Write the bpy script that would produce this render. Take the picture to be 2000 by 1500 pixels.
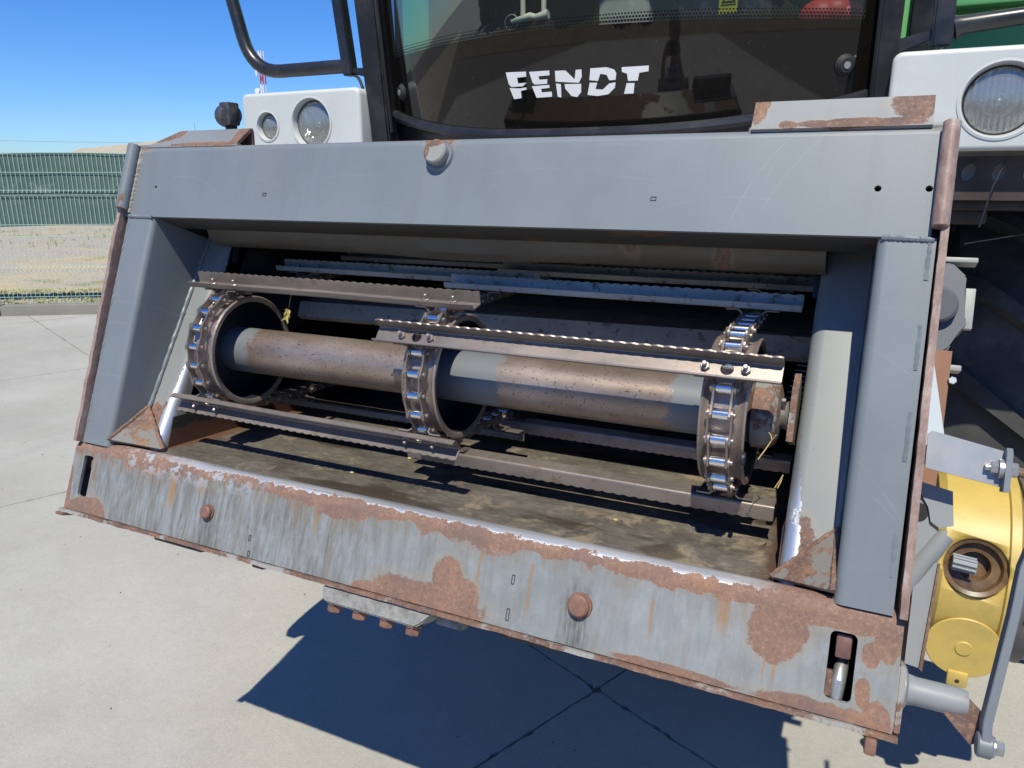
import bpy, bmesh, math, random
from mathutils import Matrix, Vector
from math import sin, cos, pi, radians, sqrt
random.seed(7)
for o in list(bpy.data.objects): bpy.data.objects.remove(o)
SC = bpy.context.scene
COL = SC.collection
# ------------------------------------------------------------------ camera, sky, sun, exposure
cd = bpy.data.cameras.new('camera'); cam = bpy.data.objects.new('camera', cd); COL.objects.link(cam)
cd.sensor_width = 36; cd.lens = 36 * 1456.28 / 2000; cd.clip_start = .02; cd.clip_end = 3000
cam.location = (1.496, -1.043, 1.663)
cam.rotation_euler = (radians(90 - 15.171), 0, radians(25.302))
SC.camera = cam
SUN = Vector((.15, -.66, 1.115)).normalized()
w = bpy.data.worlds.new('World'); SC.world = w; w.use_nodes = True
wn = w.node_tree; wn.nodes.clear()
sky = wn.nodes.new('ShaderNodeTexSky'); sky.sky_type = 'NISHITA'; sky.sun_disc = False
sky.sun_elevation = math.asin(SUN.z); sky.sun_rotation = math.atan2(SUN.x, SUN.y)
sky.altitude = 400; sky.air_density = 1.1; sky.dust_density = .05; sky.ozone_density = 3.5
bg = wn.nodes.new('ShaderNodeBackground'); bg.inputs[1].default_value = .071
wo = wn.nodes.new('ShaderNodeOutputWorld')
hs = wn.nodes.new('ShaderNodeHueSaturation'); hs.inputs['Saturation'].default_value = 1.28
wn.links.new(sky.outputs[0], hs.inputs['Color']); wb = wn.nodes.new('ShaderNodeMix'); wb.data_type = 'RGBA'; wb.blend_type = 'MULTIPLY'; wb.inputs[0].default_value = 1; wb.inputs[7].default_value = (.86, 1.2, 1.8, 1); wb.clamp_result = False
wn.links.new(hs.outputs[0], wb.inputs[6]); wn.links.new(wb.outputs[2], bg.inputs[0]); wn.links.new(bg.outputs[0], wo.inputs[0])
sl = bpy.data.lights.new('sun', 'SUN'); sl.energy = 4.6; sl.angle = radians(.5); sl.color = (1, .945, .80)
so = bpy.data.objects.new('sun', sl); COL.objects.link(so); so.rotation_euler = (-SUN).to_track_quat('-Z', 'Y').to_euler()
SC.view_settings.view_transform = 'Standard'; SC.view_settings.look = 'None'
SC.view_settings.exposure = 0.18; SC.view_settings.gamma = 1

# ------------------------------------------------------------------ materials
class NT:
    def __init__(s, name):
        s.m = bpy.data.materials.new(name); s.m.use_nodes = True; s.t = s.m.node_tree; s.t.nodes.clear()
        s.out = s.t.nodes.new('ShaderNodeOutputMaterial'); s.b = s.t.nodes.new('ShaderNodeBsdfPrincipled')
        s.t.links.new(s.b.outputs[0], s.out.inputs[0]); s.co = s.t.nodes.new('ShaderNodeTexCoord')
        s.obj = s.co.outputs['Object']
    def put(s, sock, v):
        if isinstance(v, bpy.types.NodeSocket): s.t.links.new(v, sock)
        elif isinstance(v, (tuple, list)) and sock.type == 'RGBA': sock.default_value = (*v[:3], 1)
        else: sock.default_value = v
    def n(s, typ, **k):
        x = s.t.nodes.new(typ)
        for a, b in k.items(): setattr(x, a, b)
        return x
    def math(s, op, a, b=0.0, c=None, clamp=False):
        x = s.n('ShaderNodeMath', operation=op, use_clamp=clamp); s.put(x.inputs[0], a); s.put(x.inputs[1], b)
        if c is not None: s.put(x.inputs[2], c)
        return x.outputs[0]
    def scale(s, v, sc, off=(0, 0, 0)):
        x = s.n('ShaderNodeMapping'); s.put(x.inputs[0], v); x.inputs[3].default_value = sc; x.inputs[1].default_value = off
        return x.outputs[0]
    def noise(s, sc, det=4, rough=.6, vec=None, st=None, off=(0, 0, 0), dist=0.):
        v = vec if vec is not None else s.obj
        if st or off != (0, 0, 0): v = s.scale(v, st or (1, 1, 1), off)
        x = s.n('ShaderNodeTexNoise'); s.put(x.inputs['Vector'], v)
        x.inputs['Scale'].default_value = sc; x.inputs['Detail'].default_value = det; x.inputs['Roughness'].default_value = rough
        x.inputs['Distortion'].default_value = dist
        return x.outputs[0]
    def vor(s, sc, feat='F1', vec=None, st=None):
        v = vec if vec is not None else s.obj
        if st: v = s.scale(v, st)
        x = s.n('ShaderNodeTexVoronoi', feature=feat); s.put(x.inputs['Vector'], v); x.inputs['Scale'].default_value = sc
        return x.outputs[0]
    def step(s, v, a, b):
        x = s.n('ShaderNodeMapRange'); x.clamp = True; s.put(x.inputs[0], v); x.inputs[1].default_value = a; x.inputs[2].default_value = b
        return x.outputs[0]
    def mix(s, f, a, b):
        x = s.n('ShaderNodeMix', data_type='RGBA'); s.put(x.inputs[0], f); s.put(x.inputs[6], a); s.put(x.inputs[7], b)
        return x.outputs[2]
    def mixf(s, f, a, b):
        x = s.n('ShaderNodeMix', data_type='FLOAT'); s.put(x.inputs[0], f); s.put(x.inputs[2], a); s.put(x.inputs[3], b)
        return x.outputs[0]
    def sep(s, v=None):
        x = s.n('ShaderNodeSeparateXYZ'); s.put(x.inputs[0], v if v is not None else s.obj); return x.outputs
    def bump(s, h, strength=.3, dist=.002):
        x = s.n('ShaderNodeBump'); x.inputs['Strength'].default_value = strength; x.inputs['Distance'].default_value = dist
        s.put(x.inputs['Height'], h); s.t.links.new(x.outputs[0], s.b.inputs['Normal'])
    def set(s, **k):
        for a, v in k.items():
            s.put(s.b.inputs[{'col': 'Base Color', 'rough': 'Roughness', 'metal': 'Metallic', 'spec': 'Specular IOR Level', 'alpha': 'Alpha',
                  'trans': 'Transmission Weight', 'ior': 'IOR', 'coat': 'Coat Weight', 'emis': 'Emission Color', 'emstr': 'Emission Strength'}[a]], v)
        return s.m

def plain(name, col, rough=.5, metal=0., var=.12, sc=12, spec=.5, bump=.0, dirt=None):
    s = NT(name); n = s.noise(sc, 5, .65)
    c = s.mix(s.step(n, .3, .7), [x * (1 - var) for x in col], [min(1, x * (1 + var)) for x in col])
    if dirt: c = s.mix(s.math('MULTIPLY', s.step(s.noise(sc * .6, 6, .7, off=(3, 1, 2)), .48, .72), dirt[3]), c, dirt[:3])
    if bump: s.bump(s.noise(sc * 9, 4), bump, .001)
    return s.set(col=c, rough=s.mixf(n, max(0, rough - .08), min(1, rough + .1)), metal=metal, spec=spec)

RUST_A = (.215, .118, .078); RUST_B = (.115, .072, .058); RUST_O = (.28, .145, .07)
def rust_col(s):
    a = s.mix(s.step(s.noise(18, 6, .7, off=(5, 2, 1)), .36, .64), RUST_B, RUST_A)
    a = s.mix(s.math('MULTIPLY', s.step(s.noise(8, 4, .6, off=(1, 7, 3)), .55, .68), .7), a, RUST_O)
    a = s.mix(s.math('MULTIPLY', s.step(s.noise(150, 6, .75, off=(9, 2, 1)), .50, .62), .5), a, (.34, .23, .165))
    a = s.mix(s.math('MULTIPLY', s.step(s.noise(120, 6, .75, off=(2, 8, 1)), .52, .64), .75), a, (.085, .050, .042))
    return s.mix(s.math('MULTIPLY', s.step(s.noise(40, 5, .7, off=(7, 7, 1)), .58, .64), .5), a, (.10, .07, .07))

def blobs(s, lst, amp=.6, sc=26):
    """ragged stains: lst of (x, z, rx, rz) in the face plane; returns 0..1 mask"""
    xyz = s.sep(); nz = s.math('ADD', s.math('MULTIPLY', s.math('SUBTRACT', s.noise(sc * 1.5, 9, .78, off=(2, 0, 5)), .5), amp * 2.2), s.math('MULTIPLY', s.math('SUBTRACT', s.noise(sc * .45, 3, .5, off=(8, 0, 3)), .5), amp * 2.6))
    best = None
    for (cx, cz, rx, rz) in lst:
        dx = s.math('MULTIPLY', s.math('SUBTRACT', xyz[0], cx), 1 / rx); dz = s.math('MULTIPLY', s.math('SUBTRACT', xyz[2], cz), 1 / rz)
        d = s.math('SQRT', s.math('ADD', s.math('MULTIPLY', dx, dx), s.math('MULTIPLY', dz, dz)))
        best = d if best is None else s.math('MINIMUM', best, d)
    v = s.math('ADD', best, nz)
    return s.math('SUBTRACT', 1, s.step(v, .95, 1.05)), s.math('SUBTRACT', 1, s.step(v, 1.0, 1.45))

def paint(name, col=(.165, .19, .208), rust=None, rough=.46, flake=0., scr=True, arcs=None):
    """grey machine paint: faint mottling, scratches, optional rust stains and random flakes"""
    s = NT(name)
    n = s.noise(5, 5, .6)
    c = s.mix(s.step(n, .3, .7), [x * .92 for x in col], [x * 1.07 for x in col])
    c = s.mix(s.math('MULTIPLY', s.step(s.noise(3.3, 5, .7, off=(1, 2, 3)), .5, .75), .25), c, (.25, .24, .22))
    if scr:
        for (rot, off, st) in ((.5, 0, .5), (-.9, 3, .42), (1.3, 7, .35)):
            mp = s.n('ShaderNodeMapping'); s.put(mp.inputs[0], s.obj); mp.inputs[2].default_value = (0, rot, 0); mp.inputs[1].default_value = (off, 0, off); mp.inputs[3].default_value = (1.2, 1.2, 55)
            t = s.noise(2.2, 2, .4, vec=mp.outputs[0]); c = s.mix(s.math('MULTIPLY', s.math('MULTIPLY', s.step(t, .72, .76), s.step(s.noise(6, 2, .5, off=(off, 2, 1)), .5, .6)), st * .3), c, (.36, .39, .41))
    c = s.mix(s.math('MULTIPLY', s.step(s.noise(120, 6, .75, off=(1, 5, 2)), .62, .70), .35), c, (.30, .31, .31)); c = s.mix(s.math('MULTIPLY', s.step(s.noise(75, 4, .7, off=(6, 5, 2)), .69, .72), .6), c, (.07, .065, .06)); c = s.mix(s.math('MULTIPLY', s.step(s.noise(1, 6, .7, st=(22, 22, 2.2), off=(4, 4, 0)), .54, .72), .22), c, (.115, .115, .11))
    if arcs:
        x_, y_, z_ = s.sep(); acc = None
        for (ax, az, ar, xa, xb, st) in arcs:
            dx = s.math('SUBTRACT', x_, ax); dz = s.math('SUBTRACT', z_, az); d = s.math('ABSOLUTE', s.math('SUBTRACT', s.math('SQRT', s.math('ADD', s.math('MULTIPLY', dx, dx), s.math('MULTIPLY', dz, dz))), ar))
            k = s.math('MULTIPLY', s.math('SUBTRACT', 1, s.step(d, .0002, .0006)), s.math('MULTIPLY', s.math('MULTIPLY', s.step(x_, xa, xa + .02), s.math('SUBTRACT', 1, s.step(x_, xb - .02, xb))), st)); k = s.math('MULTIPLY', k, s.step(dz, 0, .001)); acc = k if acc is None else s.math('MAXIMUM', acc, k)
        c = s.mix(s.math('MULTIPLY', s.math('MULTIPLY', acc, .55), s.step(s.noise(35, 4, .7), .35, .6)), c, (.40, .43, .45))
    m = None
    if rust: m, halo = blobs(s, rust)
    if flake:
        f = s.step(s.noise(14, 8, .7, off=(4, 4, 0)), 1 - flake - .01, 1 - flake + .01); m = f if m is None else s.math('MAXIMUM', m, f)
    r = s.mixf(n, rough - .05, rough + .08); h = s.noise(160, 3)
    if m is not None:
        if rust: c = s.mix(s.math('MULTIPLY', halo, .35), c, (.33, .26, .19))
        c = s.mix(m, c, rust_col(s)); r = s.mixf(m, r, .75)
        h = s.math('ADD', s.math('MULTIPLY', h, .15), s.math('MULTIPLY', s.math('MULTIPLY', m, -1.0), s.math('ADD', .6, s.math('MULTIPLY', s.noise(130, 4), .5))))
        s.bump(h, .5, .0012)
    else: s.bump(h, .05, .0006)
    return s.set(col=c, rough=r, metal=0.0, spec=.5)

def panel_paint(col, rust):
    m = paint('grey_paint_panel', col=col, rust=rust); s = NT.__new__(NT); s.m = m; s.t = m.node_tree; s.b = [n for n in s.t.nodes if n.type == 'BSDF_PRINCIPLED'][0]; s.co = [n for n in s.t.nodes if n.type == 'TEX_COORD'][0]; s.obj = s.co.outputs['Object']
    x, y, z = s.sep(); e = s.math('SUBTRACT', .6775, s.math('ABSOLUTE', s.math('SUBTRACT', x, .747)))   # distance in from the wall
    nz = s.math('MULTIPLY', s.math('SUBTRACT', s.noise(30, 8, .75, off=(1, 4, 2)), .5), .03)
    wz = s.math('MULTIPLY', s.math('SUBTRACT', 1, s.step(z, .06, .26)), .024)
    mk = s.math('LESS_THAN', s.math('ADD', s.math('ABSOLUTE', e), nz), wz)
    for nm, v in (('Base Color', (.6, .62, .64)), ('Metallic', .8), ('Roughness', .42)):
        sock = s.b.inputs[nm]; src = sock.links[0].from_socket if sock.links else sock.default_value
        s.set(**{{'Base Color': 'col', 'Metallic': 'metal', 'Roughness': 'rough'}[nm]: (s.mix if nm == 'Base Color' else s.mixf)(mk, src, v)})
    return m

def mat_lower_beam():
    s = NT('worn_lower_beam_paint'); x, y, z = s.sep()
    base = s.mix(s.step(s.noise(4, 5), .3, .7), (.20, .215, .215), (.255, .275, .28))
    # run-down dirt: long vertical streaks, dense on the left half
    st = s.noise(1, 7, .75, st=(62, 1, 8), dist=.6); st2 = s.noise(1, 6, .7, st=(150, 1, 22), off=(3, 0, 1))
    region = s.math('ADD', .32, s.math('MULTIPLY', s.math('SUBTRACT', 1, s.step(x, .55, .95)), .68))
    strk = s.math('MULTIPLY', s.step(s.math('ADD', s.math('MULTIPLY', st, .65), s.math('MULTIPLY', st2, .35)), .46, .66), region)
    base = s.mix(s.math('MULTIPLY', s.step(s.noise(28, 7, .75, off=(4, 0, 4)), .48, .66), .45), base, (.33, .35, .35)); base = s.mix(s.math('MULTIPLY', s.step(s.noise(9, 7, .75, off=(1, 0, 9), st=(1, 1, .6)), .5, .66), .55), base, (.17, .155, .12))
    c = s.mix(s.math('MULTIPLY', strk, .9), base, (.085, .074, .05))
    c = s.mix(s.math('MULTIPLY', s.math('MULTIPLY', s.step(s.noise(1, 4, .6, st=(26, 1, 4), off=(9, 0, 2)), .57, .68), region), .55), c, (.20, .115, .05))
    # single rust runs
    for (rx, top, bot, wd) in ((.60, -.04, -.1, .006), (1.255, -.062, -.13, .0035), (1.05, -.05, -.15, .003), (.955, -.04, -.15, .0035), (1.36, -.04, -.10, .012), (.3, -.035, -.08, .01), (.22, -.03, -.12, .012), (1.425, -.10, -.155, .0025), (1.44, -.09, -.155, .003)):
        wob = s.math('ADD', x, s.math('MULTIPLY', s.math('SUBTRACT', s.noise(1, 3, .5, st=(2, 2, 22)), .5), .014))
        d = s.math('ABSOLUTE', s.math('SUBTRACT', wob, rx)); mk = s.math('SUBTRACT', 1, s.step(d, wd * .4, wd))
        mk = s.math('MULTIPLY', mk, s.math('MULTIPLY', s.step(z, bot, bot + .03), s.math('SUBTRACT', 1, s.step(z, top - .006, top))))
        c = s.mix(s.math('MULTIPLY', mk, .75), c, (.30, .17, .07))
    for (bx, bw) in ((1.135, .03), (.33, .022)):      # dark drip under the bolts
        d = s.math('ABSOLUTE', s.math('SUBTRACT', x, bx)); mk = s.math('MULTIPLY', s.math('SUBTRACT', 1, s.step(d, bw * .5, bw)), s.math('SUBTRACT', 1, s.step(z, -.095, -.05)))
        c = s.mix(s.math('MULTIPLY', s.math('MULTIPLY', mk, s.step(st2, .35, .6)), .75), c, (.075, .07, .06))
    # rust band below the lip, edge eaten raggedly
    nz = s.math('SUBTRACT', s.noise(16, 9, .72, st=(1, 1, 1.6)), .5); nl = s.math('SUBTRACT', s.noise(3.5, 3, .5, off=(6, 0, 0)), .5)
    lim = s.math('ADD', s.math('ADD', -.040, s.math('MULTIPLY', nz, .09)), s.math('MULTIPLY', nl, .075))
    band = s.step(s.math('SUBTRACT', z, lim), -.0022, .0018)
    below = s.math('MULTIPLY', s.step(s.math('SUBTRACT', z, lim), -.035, 0), s.step(s.noise(1, 6, .7, st=(40, 1, 7), off=(3, 0, 6)), .42, .62)); c = s.mix(s.math('MULTIPLY', below, .7), c, (.20, .135, .07))
    bl, halo = blobs(s, [(.86, -.160, .11, .042), (.895, -.115, .03, .04), (.935, -.135, .03, .03), (.735, -.165, .03, .015), (1.435, -.06, .04, .05), (1.5, -.025, .12, .022), (1.49, -.168, .075, .022), (1.556, -.125, .010, .022), (1.562, -.07, .014, .02), (1.549, -.165, .02, .02), (1.58, -.05, .02, .03), (1.575, -.155, .02, .025),
                         (-.03, -.165, .06, .035), (-.06, -.005, .07, .012), (1.555, -.02, .06, .03), (1.30, -.162, .09, .008), (-.1, -.15, .012, .08), (1.44, -.165, .006, .012)], .42, 24)
    rs = s.math('MAXIMUM', band, bl)
    c = s.mix(s.math('MULTIPLY', halo, .4), c, (.30, .25, .19))
    # rub-worn bare steel along the lip
    lim2 = s.math('ADD', s.math('ADD', -.0135, s.math('MULTIPLY', s.math('SUBTRACT', s.noise(42, 8, .75, off=(8, 0, 0)), .5), .045)), s.math('MULTIPLY', s.math('SUBTRACT', s.noise(2.2, 2), .5), .02))
    bare = s.math('MULTIPLY', s.step(s.math('SUBTRACT', z, lim2), -.0008, .0008), s.math('MULTIPLY', s.step(x, .12, .3), s.math('SUBTRACT', 1, s.step(x, 1.34, 1.44))))
    bl2 = s.math('MULTIPLY', s.math('MULTIPLY', s.step(s.noise(30, 8, .75, off=(2, 2, 2)), .52, .54), s.step(z, -.06, -.03)), s.math('MULTIPLY', s.step(x, .0, .1), s.math('SUBTRACT', 1, s.step(x, .35, .5))))
    rc = s.mix(.16, rust_col(s), (.48, .30, .22)); rc = s.mix(s.math('MULTIPLY', s.step(s.noise(7, 4, .6, off=(2, 9, 4)), .52, .62), .7), rc, (.16, .105, .09)); c = s.mix(rs, c, rc); c = s.mix(bl2, c, (.33, .35, .38)); hl = s.noise(1, 5, .7, st=(3, 1, 260)); c = s.mix(bare, c, s.mix(s.step(hl, .35, .65), (.42, .43, .45), (.78, .79, .80)))
    r = s.mixf(rs, .5, .8); r = s.mixf(bare, r, .36)
    s.bump(s.math('ADD', s.math('MULTIPLY', s.math('MULTIPLY', rs, s.math('SUBTRACT', 1, bare)), s.math('ADD', -.8, s.math('MULTIPLY', s.noise(120, 5, .7), .9))), s.math('MULTIPLY', s.noise(90, 3), .12)), .55, .0014)
    return s.set(col=c, rough=r, metal=s.math('MULTIPLY', bare, .6))

def steel(name, col=(.38, .33, .31), rough=.42, metal=.55, rusty=.3, speck=0., sc=8, mud=0.):
    s = NT(name); n = s.noise(sc, 6, .65, st=(.35, 1, 1))
    c = s.mix(s.step(n, .32, .68), [v * .75 for v in col], [min(1, v * 1.15) for v in col])
    rm = s.math('MULTIPLY', s.step(s.noise(sc * 1.8, 7, .7, off=(4, 1, 8)), .5, .66), rusty); c = s.mix(rm, c, (.27, .16, .11))
    if speck: c = s.mix(s.math('MULTIPLY', s.step(s.noise(150, 3, .6, st=(.7, 1, 1)), .60, .66), speck), c, (.09, .07, .06))
    if mud: c = s.mix(s.step(s.noise(sc * 2.5, 7, .75, off=(1, 1, 4)), .62 - .2 * mud, .66 - .2 * mud), c, (.20, .16, .12))
    s.bump(s.noise(sc * 24, 4), .22, .0006)
    return s.set(col=c, rough=s.mixf(n, rough - .08, rough + .14), metal=s.math('SUBTRACT', metal, s.math('MULTIPLY', rm, metal * .8)))

def mat_tube():
    s = NT('worn_tube_steel'); x, y, z = s.sep()
    n = s.noise(9, 6, .7, st=(.5, 1, 1)); c = s.mix(s.step(n, .3, .7), (.21, .155, .12), (.40, .335, .29))
    c = s.mix(s.math('MULTIPLY', s.step(s.noise(6, 5, .6, off=(3, 3, 3), st=(.8, 1, 1)), .5, .7), .5), c, (.26, .17, .12))
    c = s.mix(s.math('MULTIPLY', s.step(s.noise(210, 3, .6, st=(.8, 1, 1)), .62, .66), .85), c, (.06, .05, .045))
    edge = s.math('ADD', s.math('MULTIPLY', s.math('SUBTRACT', s.noise(40, 7, .8), .5), .09), s.math('MULTIPLY', s.math('SUBTRACT', s.noise(240, 3, .8), .5), .05))
    xe = s.math('ADD', x, edge); pm = None
    for (a, b) in ((-1, .255), (.70, .885), (1.215, 3)):
        m = s.math('MULTIPLY', s.step(xe, a - .004, a + .004), s.math('SUBTRACT', 1, s.step(xe, b - .004, b + .004))); pm = m if pm is None else s.math('MAXIMUM', pm, m)
    c = s.mix(pm, c, (.15, .165, .18)); s.bump(s.noise(200, 3), .1, .0005)
    return s.set(col=c, rough=s.mixf(pm, s.mixf(n, .3, .48), .5), metal=s.mixf(pm, .55, 0))

def mat_floor():
    s = NT('feeder_floor_steel'); x, y, z = s.sep()
    a = s.noise(14, 8, .7, st=(.5, 1, 1)); b = s.noise(110, 6, .75, st=(.45, 1, 1), off=(2, 2, 2))
    c = s.mix(s.step(a, .34, .66), (.075, .064, .052), (.185, .165, .138)); c = s.mix(s.math('MULTIPLY', s.step(b, .48, .62), .38), c, (.055, .048, .04)); c = s.mix(s.math('MULTIPLY', s.step(s.noise(85, 6, .75, off=(6, 2, 2), st=(.6, 1, 1)), .54, .66), .35), c, (.31, .28, .235))
    # trodden crop dust, thicker towards the right front
    dm = s.math('MULTIPLY', s.step(s.math('ADD', s.noise(9, 8, .78, off=(5, 1, 1), dist=.4), s.math('MULTIPLY', s.step(x, .6, 1.4), .08)), .56, .64), .6); c = s.mix(dm, c, (.36, .29, .19))
    oil = s.math('MAXIMUM', s.step(s.noise(4.2, 4, .5, off=(2.2, 4, 0), st=(.6, 1.8, 1)), .56, .60), s.math('SUBTRACT', 1, s.step(s.math('ADD', s.math('ABSOLUTE', s.math('SUBTRACT', x, 1.24)), s.math('ABSOLUTE', s.math('SUBTRACT', y, .09))), .035, .05)))
    c = s.mix(s.math('MULTIPLY', oil, .7), c, (.055, .042, .028))
    edge = s.step(s.math('ADD', x, s.math('MULTIPLY', s.noise(20, 5), .07)), 1.425, 1.445); c = s.mix(edge, c, (.10, .06, .04))
    edge = s.step(s.math('SUBTRACT', s.math('MULTIPLY', s.noise(14, 6), .10), x), -.055, -.035); c = s.mix(edge, c, (.14, .075, .045))
    s.bump(s.math('ADD', a, s.math('MULTIPLY', b, .6)), .16, .001)
    return s.set(col=c, rough=s.mixf(oil, .48, .22), metal=.1)

def mat_concrete(name='concrete', k=1.0):
    s = NT(name); g = s.n('ShaderNodeNewGeometry').outputs['Position']
    a = s.noise(.9, 6, .6, vec=g); b = s.noise(4.2, 6, .65, vec=g, off=(3, 3, 3)); f = s.noise(60, 5, .75, vec=g); mid = s.noise(26, 8, .8, vec=g, off=(5, 5, 0)); ff = s.noise(260, 2, .6, vec=g)
    c = s.mix(s.step(a, .32, .68), [v * k for v in (.345, .33, .285)], [v * k for v in (.435, .425, .38)])
    c = s.mix(s.math('MULTIPLY', s.step(b, .45, .7), .4), c, [v * k for v in (.33, .315, .27)])
    c = s.mix(s.math('MULTIPLY', s.step(f, .35, .7), .22), c, [v * k for v in (.54, .53, .50)]); c = s.mix(s.math('MULTIPLY', s.step(mid, .50, .66), .28), c, [v * k for v in (.29, .28, .25)]); c = s.mix(s.math('MULTIPLY', s.step(s.noise(11, 7, .8, vec=g, off=(2, 9, 0)), .55, .68), .3), c, [v * k for v in (.52, .50, .44)])
    c = s.mix(s.math('MULTIPLY', s.step(s.noise(2.2, 7, .7, vec=g, st=(1, .35, 1), off=(8, 0, 0)), .55, .7), .3), c, [v * k for v in (.30, .30, .29)])
    c = s.mix(s.math('MULTIPLY', s.step(ff, .62, .70), .55), c, (.16, .14, .115)); c = s.mix(s.math('MULTIPLY', s.step(s.noise(140, 4, .8, vec=g, off=(3, 9, 0)), .56, .64), .4), c, [v * k for v in (.60, .59, .55)]); c = s.mix(s.math('MULTIPLY', s.step(s.noise(.35, 5, .65, vec=g, off=(2, 6, 0)), .42, .62), .30), c, [v * k for v in (.27, .26, .235)])
    c = s.mix(s.math('MULTIPLY', s.step(s.noise(19, 4, .6, vec=g, off=(1, 5, 0)), .735, .75), .7), c, (.12, .11, .09))
    c = s.mix(s.math('MULTIPLY', s.step(s.noise(1.6, 5, .7, vec=g, off=(4, 1, 0)), .6, .75), .25), c, (.42, .36, .26))
    s.bump(s.math('ADD', s.math('MULTIPLY', f, .6), s.math('ADD', s.math('MULTIPLY', b, 1.2), s.math('MULTIPLY', ff, .25))), .6, .004)
    return s.set(col=c, rough=.88, spec=.25)

def mat_gravel():
    s = NT('gravel_ground'); g = s.n('ShaderNodeNewGeometry').outputs['Position']
    v = s.vor(16, vec=g); c = s.mix(s.step(v, .05, .5), (.46, .41, .33), (.27, .24, .19)); c = s.mix(s.step(s.noise(30, 5, vec=g), .4, .65), c, (.50, .46, .38))
    c = s.mix(s.math('MULTIPLY', s.step(s.noise(.28, 5, .6, vec=g, off=(7, 3, 0)), .5, .62), .75), c, (.50, .40, .22))
    c = s.mix(s.math('MULTIPLY', s.step(s.noise(.5, 6, .7, vec=g, off=(1, 9, 0)), .56, .64), .6), c, (.16, .2, .07))
    s.bump(v, .5, .03)
    return s.set(col=c, rough=.95, spec=.1)

def mat_glass(name, tint=(.50, .58, .56), dots=False):
    s = NT(name); t = s.t
    tr = s.n('ShaderNodeBsdfTransparent'); tr.inputs[0].default_value = (*tint, 1)
    gl = s.n('ShaderNodeBsdfGlossy'); gl.inputs['Roughness'].default_value = .0; gl.inputs[0].default_value = (.95, 1, .97, 1)
    df = s.n('ShaderNodeBsdfDiffuse'); df.inputs[0].default_value = (.40, .43, .38, 1)
    fr = s.n('ShaderNodeFresnel'); fr.inputs[0].default_value = 1.5
    m1 = s.n('ShaderNodeMixShader'); m1.inputs[0].default_value = .05; t.links.new(tr.outputs[0], m1.inputs[1]); t.links.new(df.outputs[0], m1.inputs[2])
    m2 = s.n('ShaderNodeMixShader'); t.links.new(s.math('MINIMUM', s.math('MULTIPLY', fr.outputs[0], 1.15), .22), m2.inputs[0]); t.links.new(m1.outputs[0], m2.inputs[1]); t.links.new(gl.outputs[0], m2.inputs[2])
    last = m2.outputs[0]
    if dots:
        x, y, z = s.sep()
        P = .0078; row = s.math('FLOOR', s.math('DIVIDE', z, P)); xo = s.math('ADD', s.math('DIVIDE', x, P), s.math('MULTIPLY', s.math('MODULO', row, 2), .5))
        u = s.math('SUBTRACT', s.math('FRACT', s.math('ADD', xo, 50)), .5); v = s.math('SUBTRACT', s.math('FRACT', s.math('DIVIDE', z, P)), .5)
        d = s.math('SQRT', s.math('ADD', s.math('MULTIPLY', u, u), s.math('MULTIPLY', v, v)))
        rad = s.mixf(s.step(z, .942, .968), .50, .24); on = s.math('LESS_THAN', d, rad)
        on = s.math('MULTIPLY', on, s.math('LESS_THAN', z, .966))
        t.links.new(last, (m3 := s.n('ShaderNodeMixShader')).inputs[1]); t.links.new(on, m3.inputs[0])
        s.set(col=(.01, .01, .01), rough=.06); t.links.new(s.b.outputs[0], m3.inputs[2]); last = m3.outputs[0]
    t.links.new(last, s.out.inputs[0]); return s.m

def mat_black_glass():
    s = NT('black_enamelled_glass'); c = s.mix(s.step(s.noise(300, 2), .74, .77), (.008, .007, .006), (.3, .28, .25))
    return s.set(col=c, rough=.025, spec=.62)

def mat_lens():
    s = NT('headlight_lens'); t = s.t; x, y, z = s.sep()
    wv = s.n('ShaderNodeTexWave', wave_type='BANDS', bands_direction='X'); s.put(wv.inputs[0], s.obj); wv.inputs['Scale'].default_value = 26; wv.inputs['Distortion'].default_value = 1.2
    h = s.math('ADD', s.math('MULTIPLY', wv.outputs[1], .7), s.math('MULTIPLY', s.noise(70, 3), .5)); bp = s.n('ShaderNodeBump'); bp.inputs['Strength'].default_value = .5; bp.inputs['Distance'].default_value = .003; s.put(bp.inputs['Height'], h)
    tr = s.n('ShaderNodeBsdfTransparent'); tr.inputs[0].default_value = (.92, .94, .92, 1); gl = s.n('ShaderNodeBsdfGlossy'); gl.inputs['Roughness'].default_value = .08; t.links.new(bp.outputs[0], gl.inputs['Normal'])
    df = s.n('ShaderNodeBsdfDiffuse'); df.inputs[0].default_value = (.5, .51, .49, 1); t.links.new(bp.outputs[0], df.inputs['Normal'])
    m1 = s.n('ShaderNodeMixShader'); m1.inputs[0].default_value = .26; t.links.new(tr.outputs[0], m1.inputs[1]); t.links.new(df.outputs[0], m1.inputs[2])
    m2 = s.n('ShaderNodeMixShader'); m2.inputs[0].default_value = .14; t.links.new(m1.outputs[0], m2.inputs[1]); t.links.new(gl.outputs[0], m2.inputs[2]); t.links.new(m2.outputs[0], s.out.inputs[0]); return s.m
def mat_reflector():
    s = NT('headlight_reflector'); wv = s.n('ShaderNodeTexWave', wave_type='BANDS', bands_direction='X'); s.put(wv.inputs[0], s.obj); wv.inputs['Scale'].default_value = 15; wv.inputs['Distortion'].default_value = 3; wv.inputs['Detail'].default_value = 3
    s.bump(s.math('ADD', wv.outputs[1], s.math('MULTIPLY', s.vor(60), .6)), .8, .006)
    return s.set(col=s.mix(s.noise(50, 4, .7), (.9, .9, .87), (.5, .5, .48)), rough=.16, metal=.85)

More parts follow.
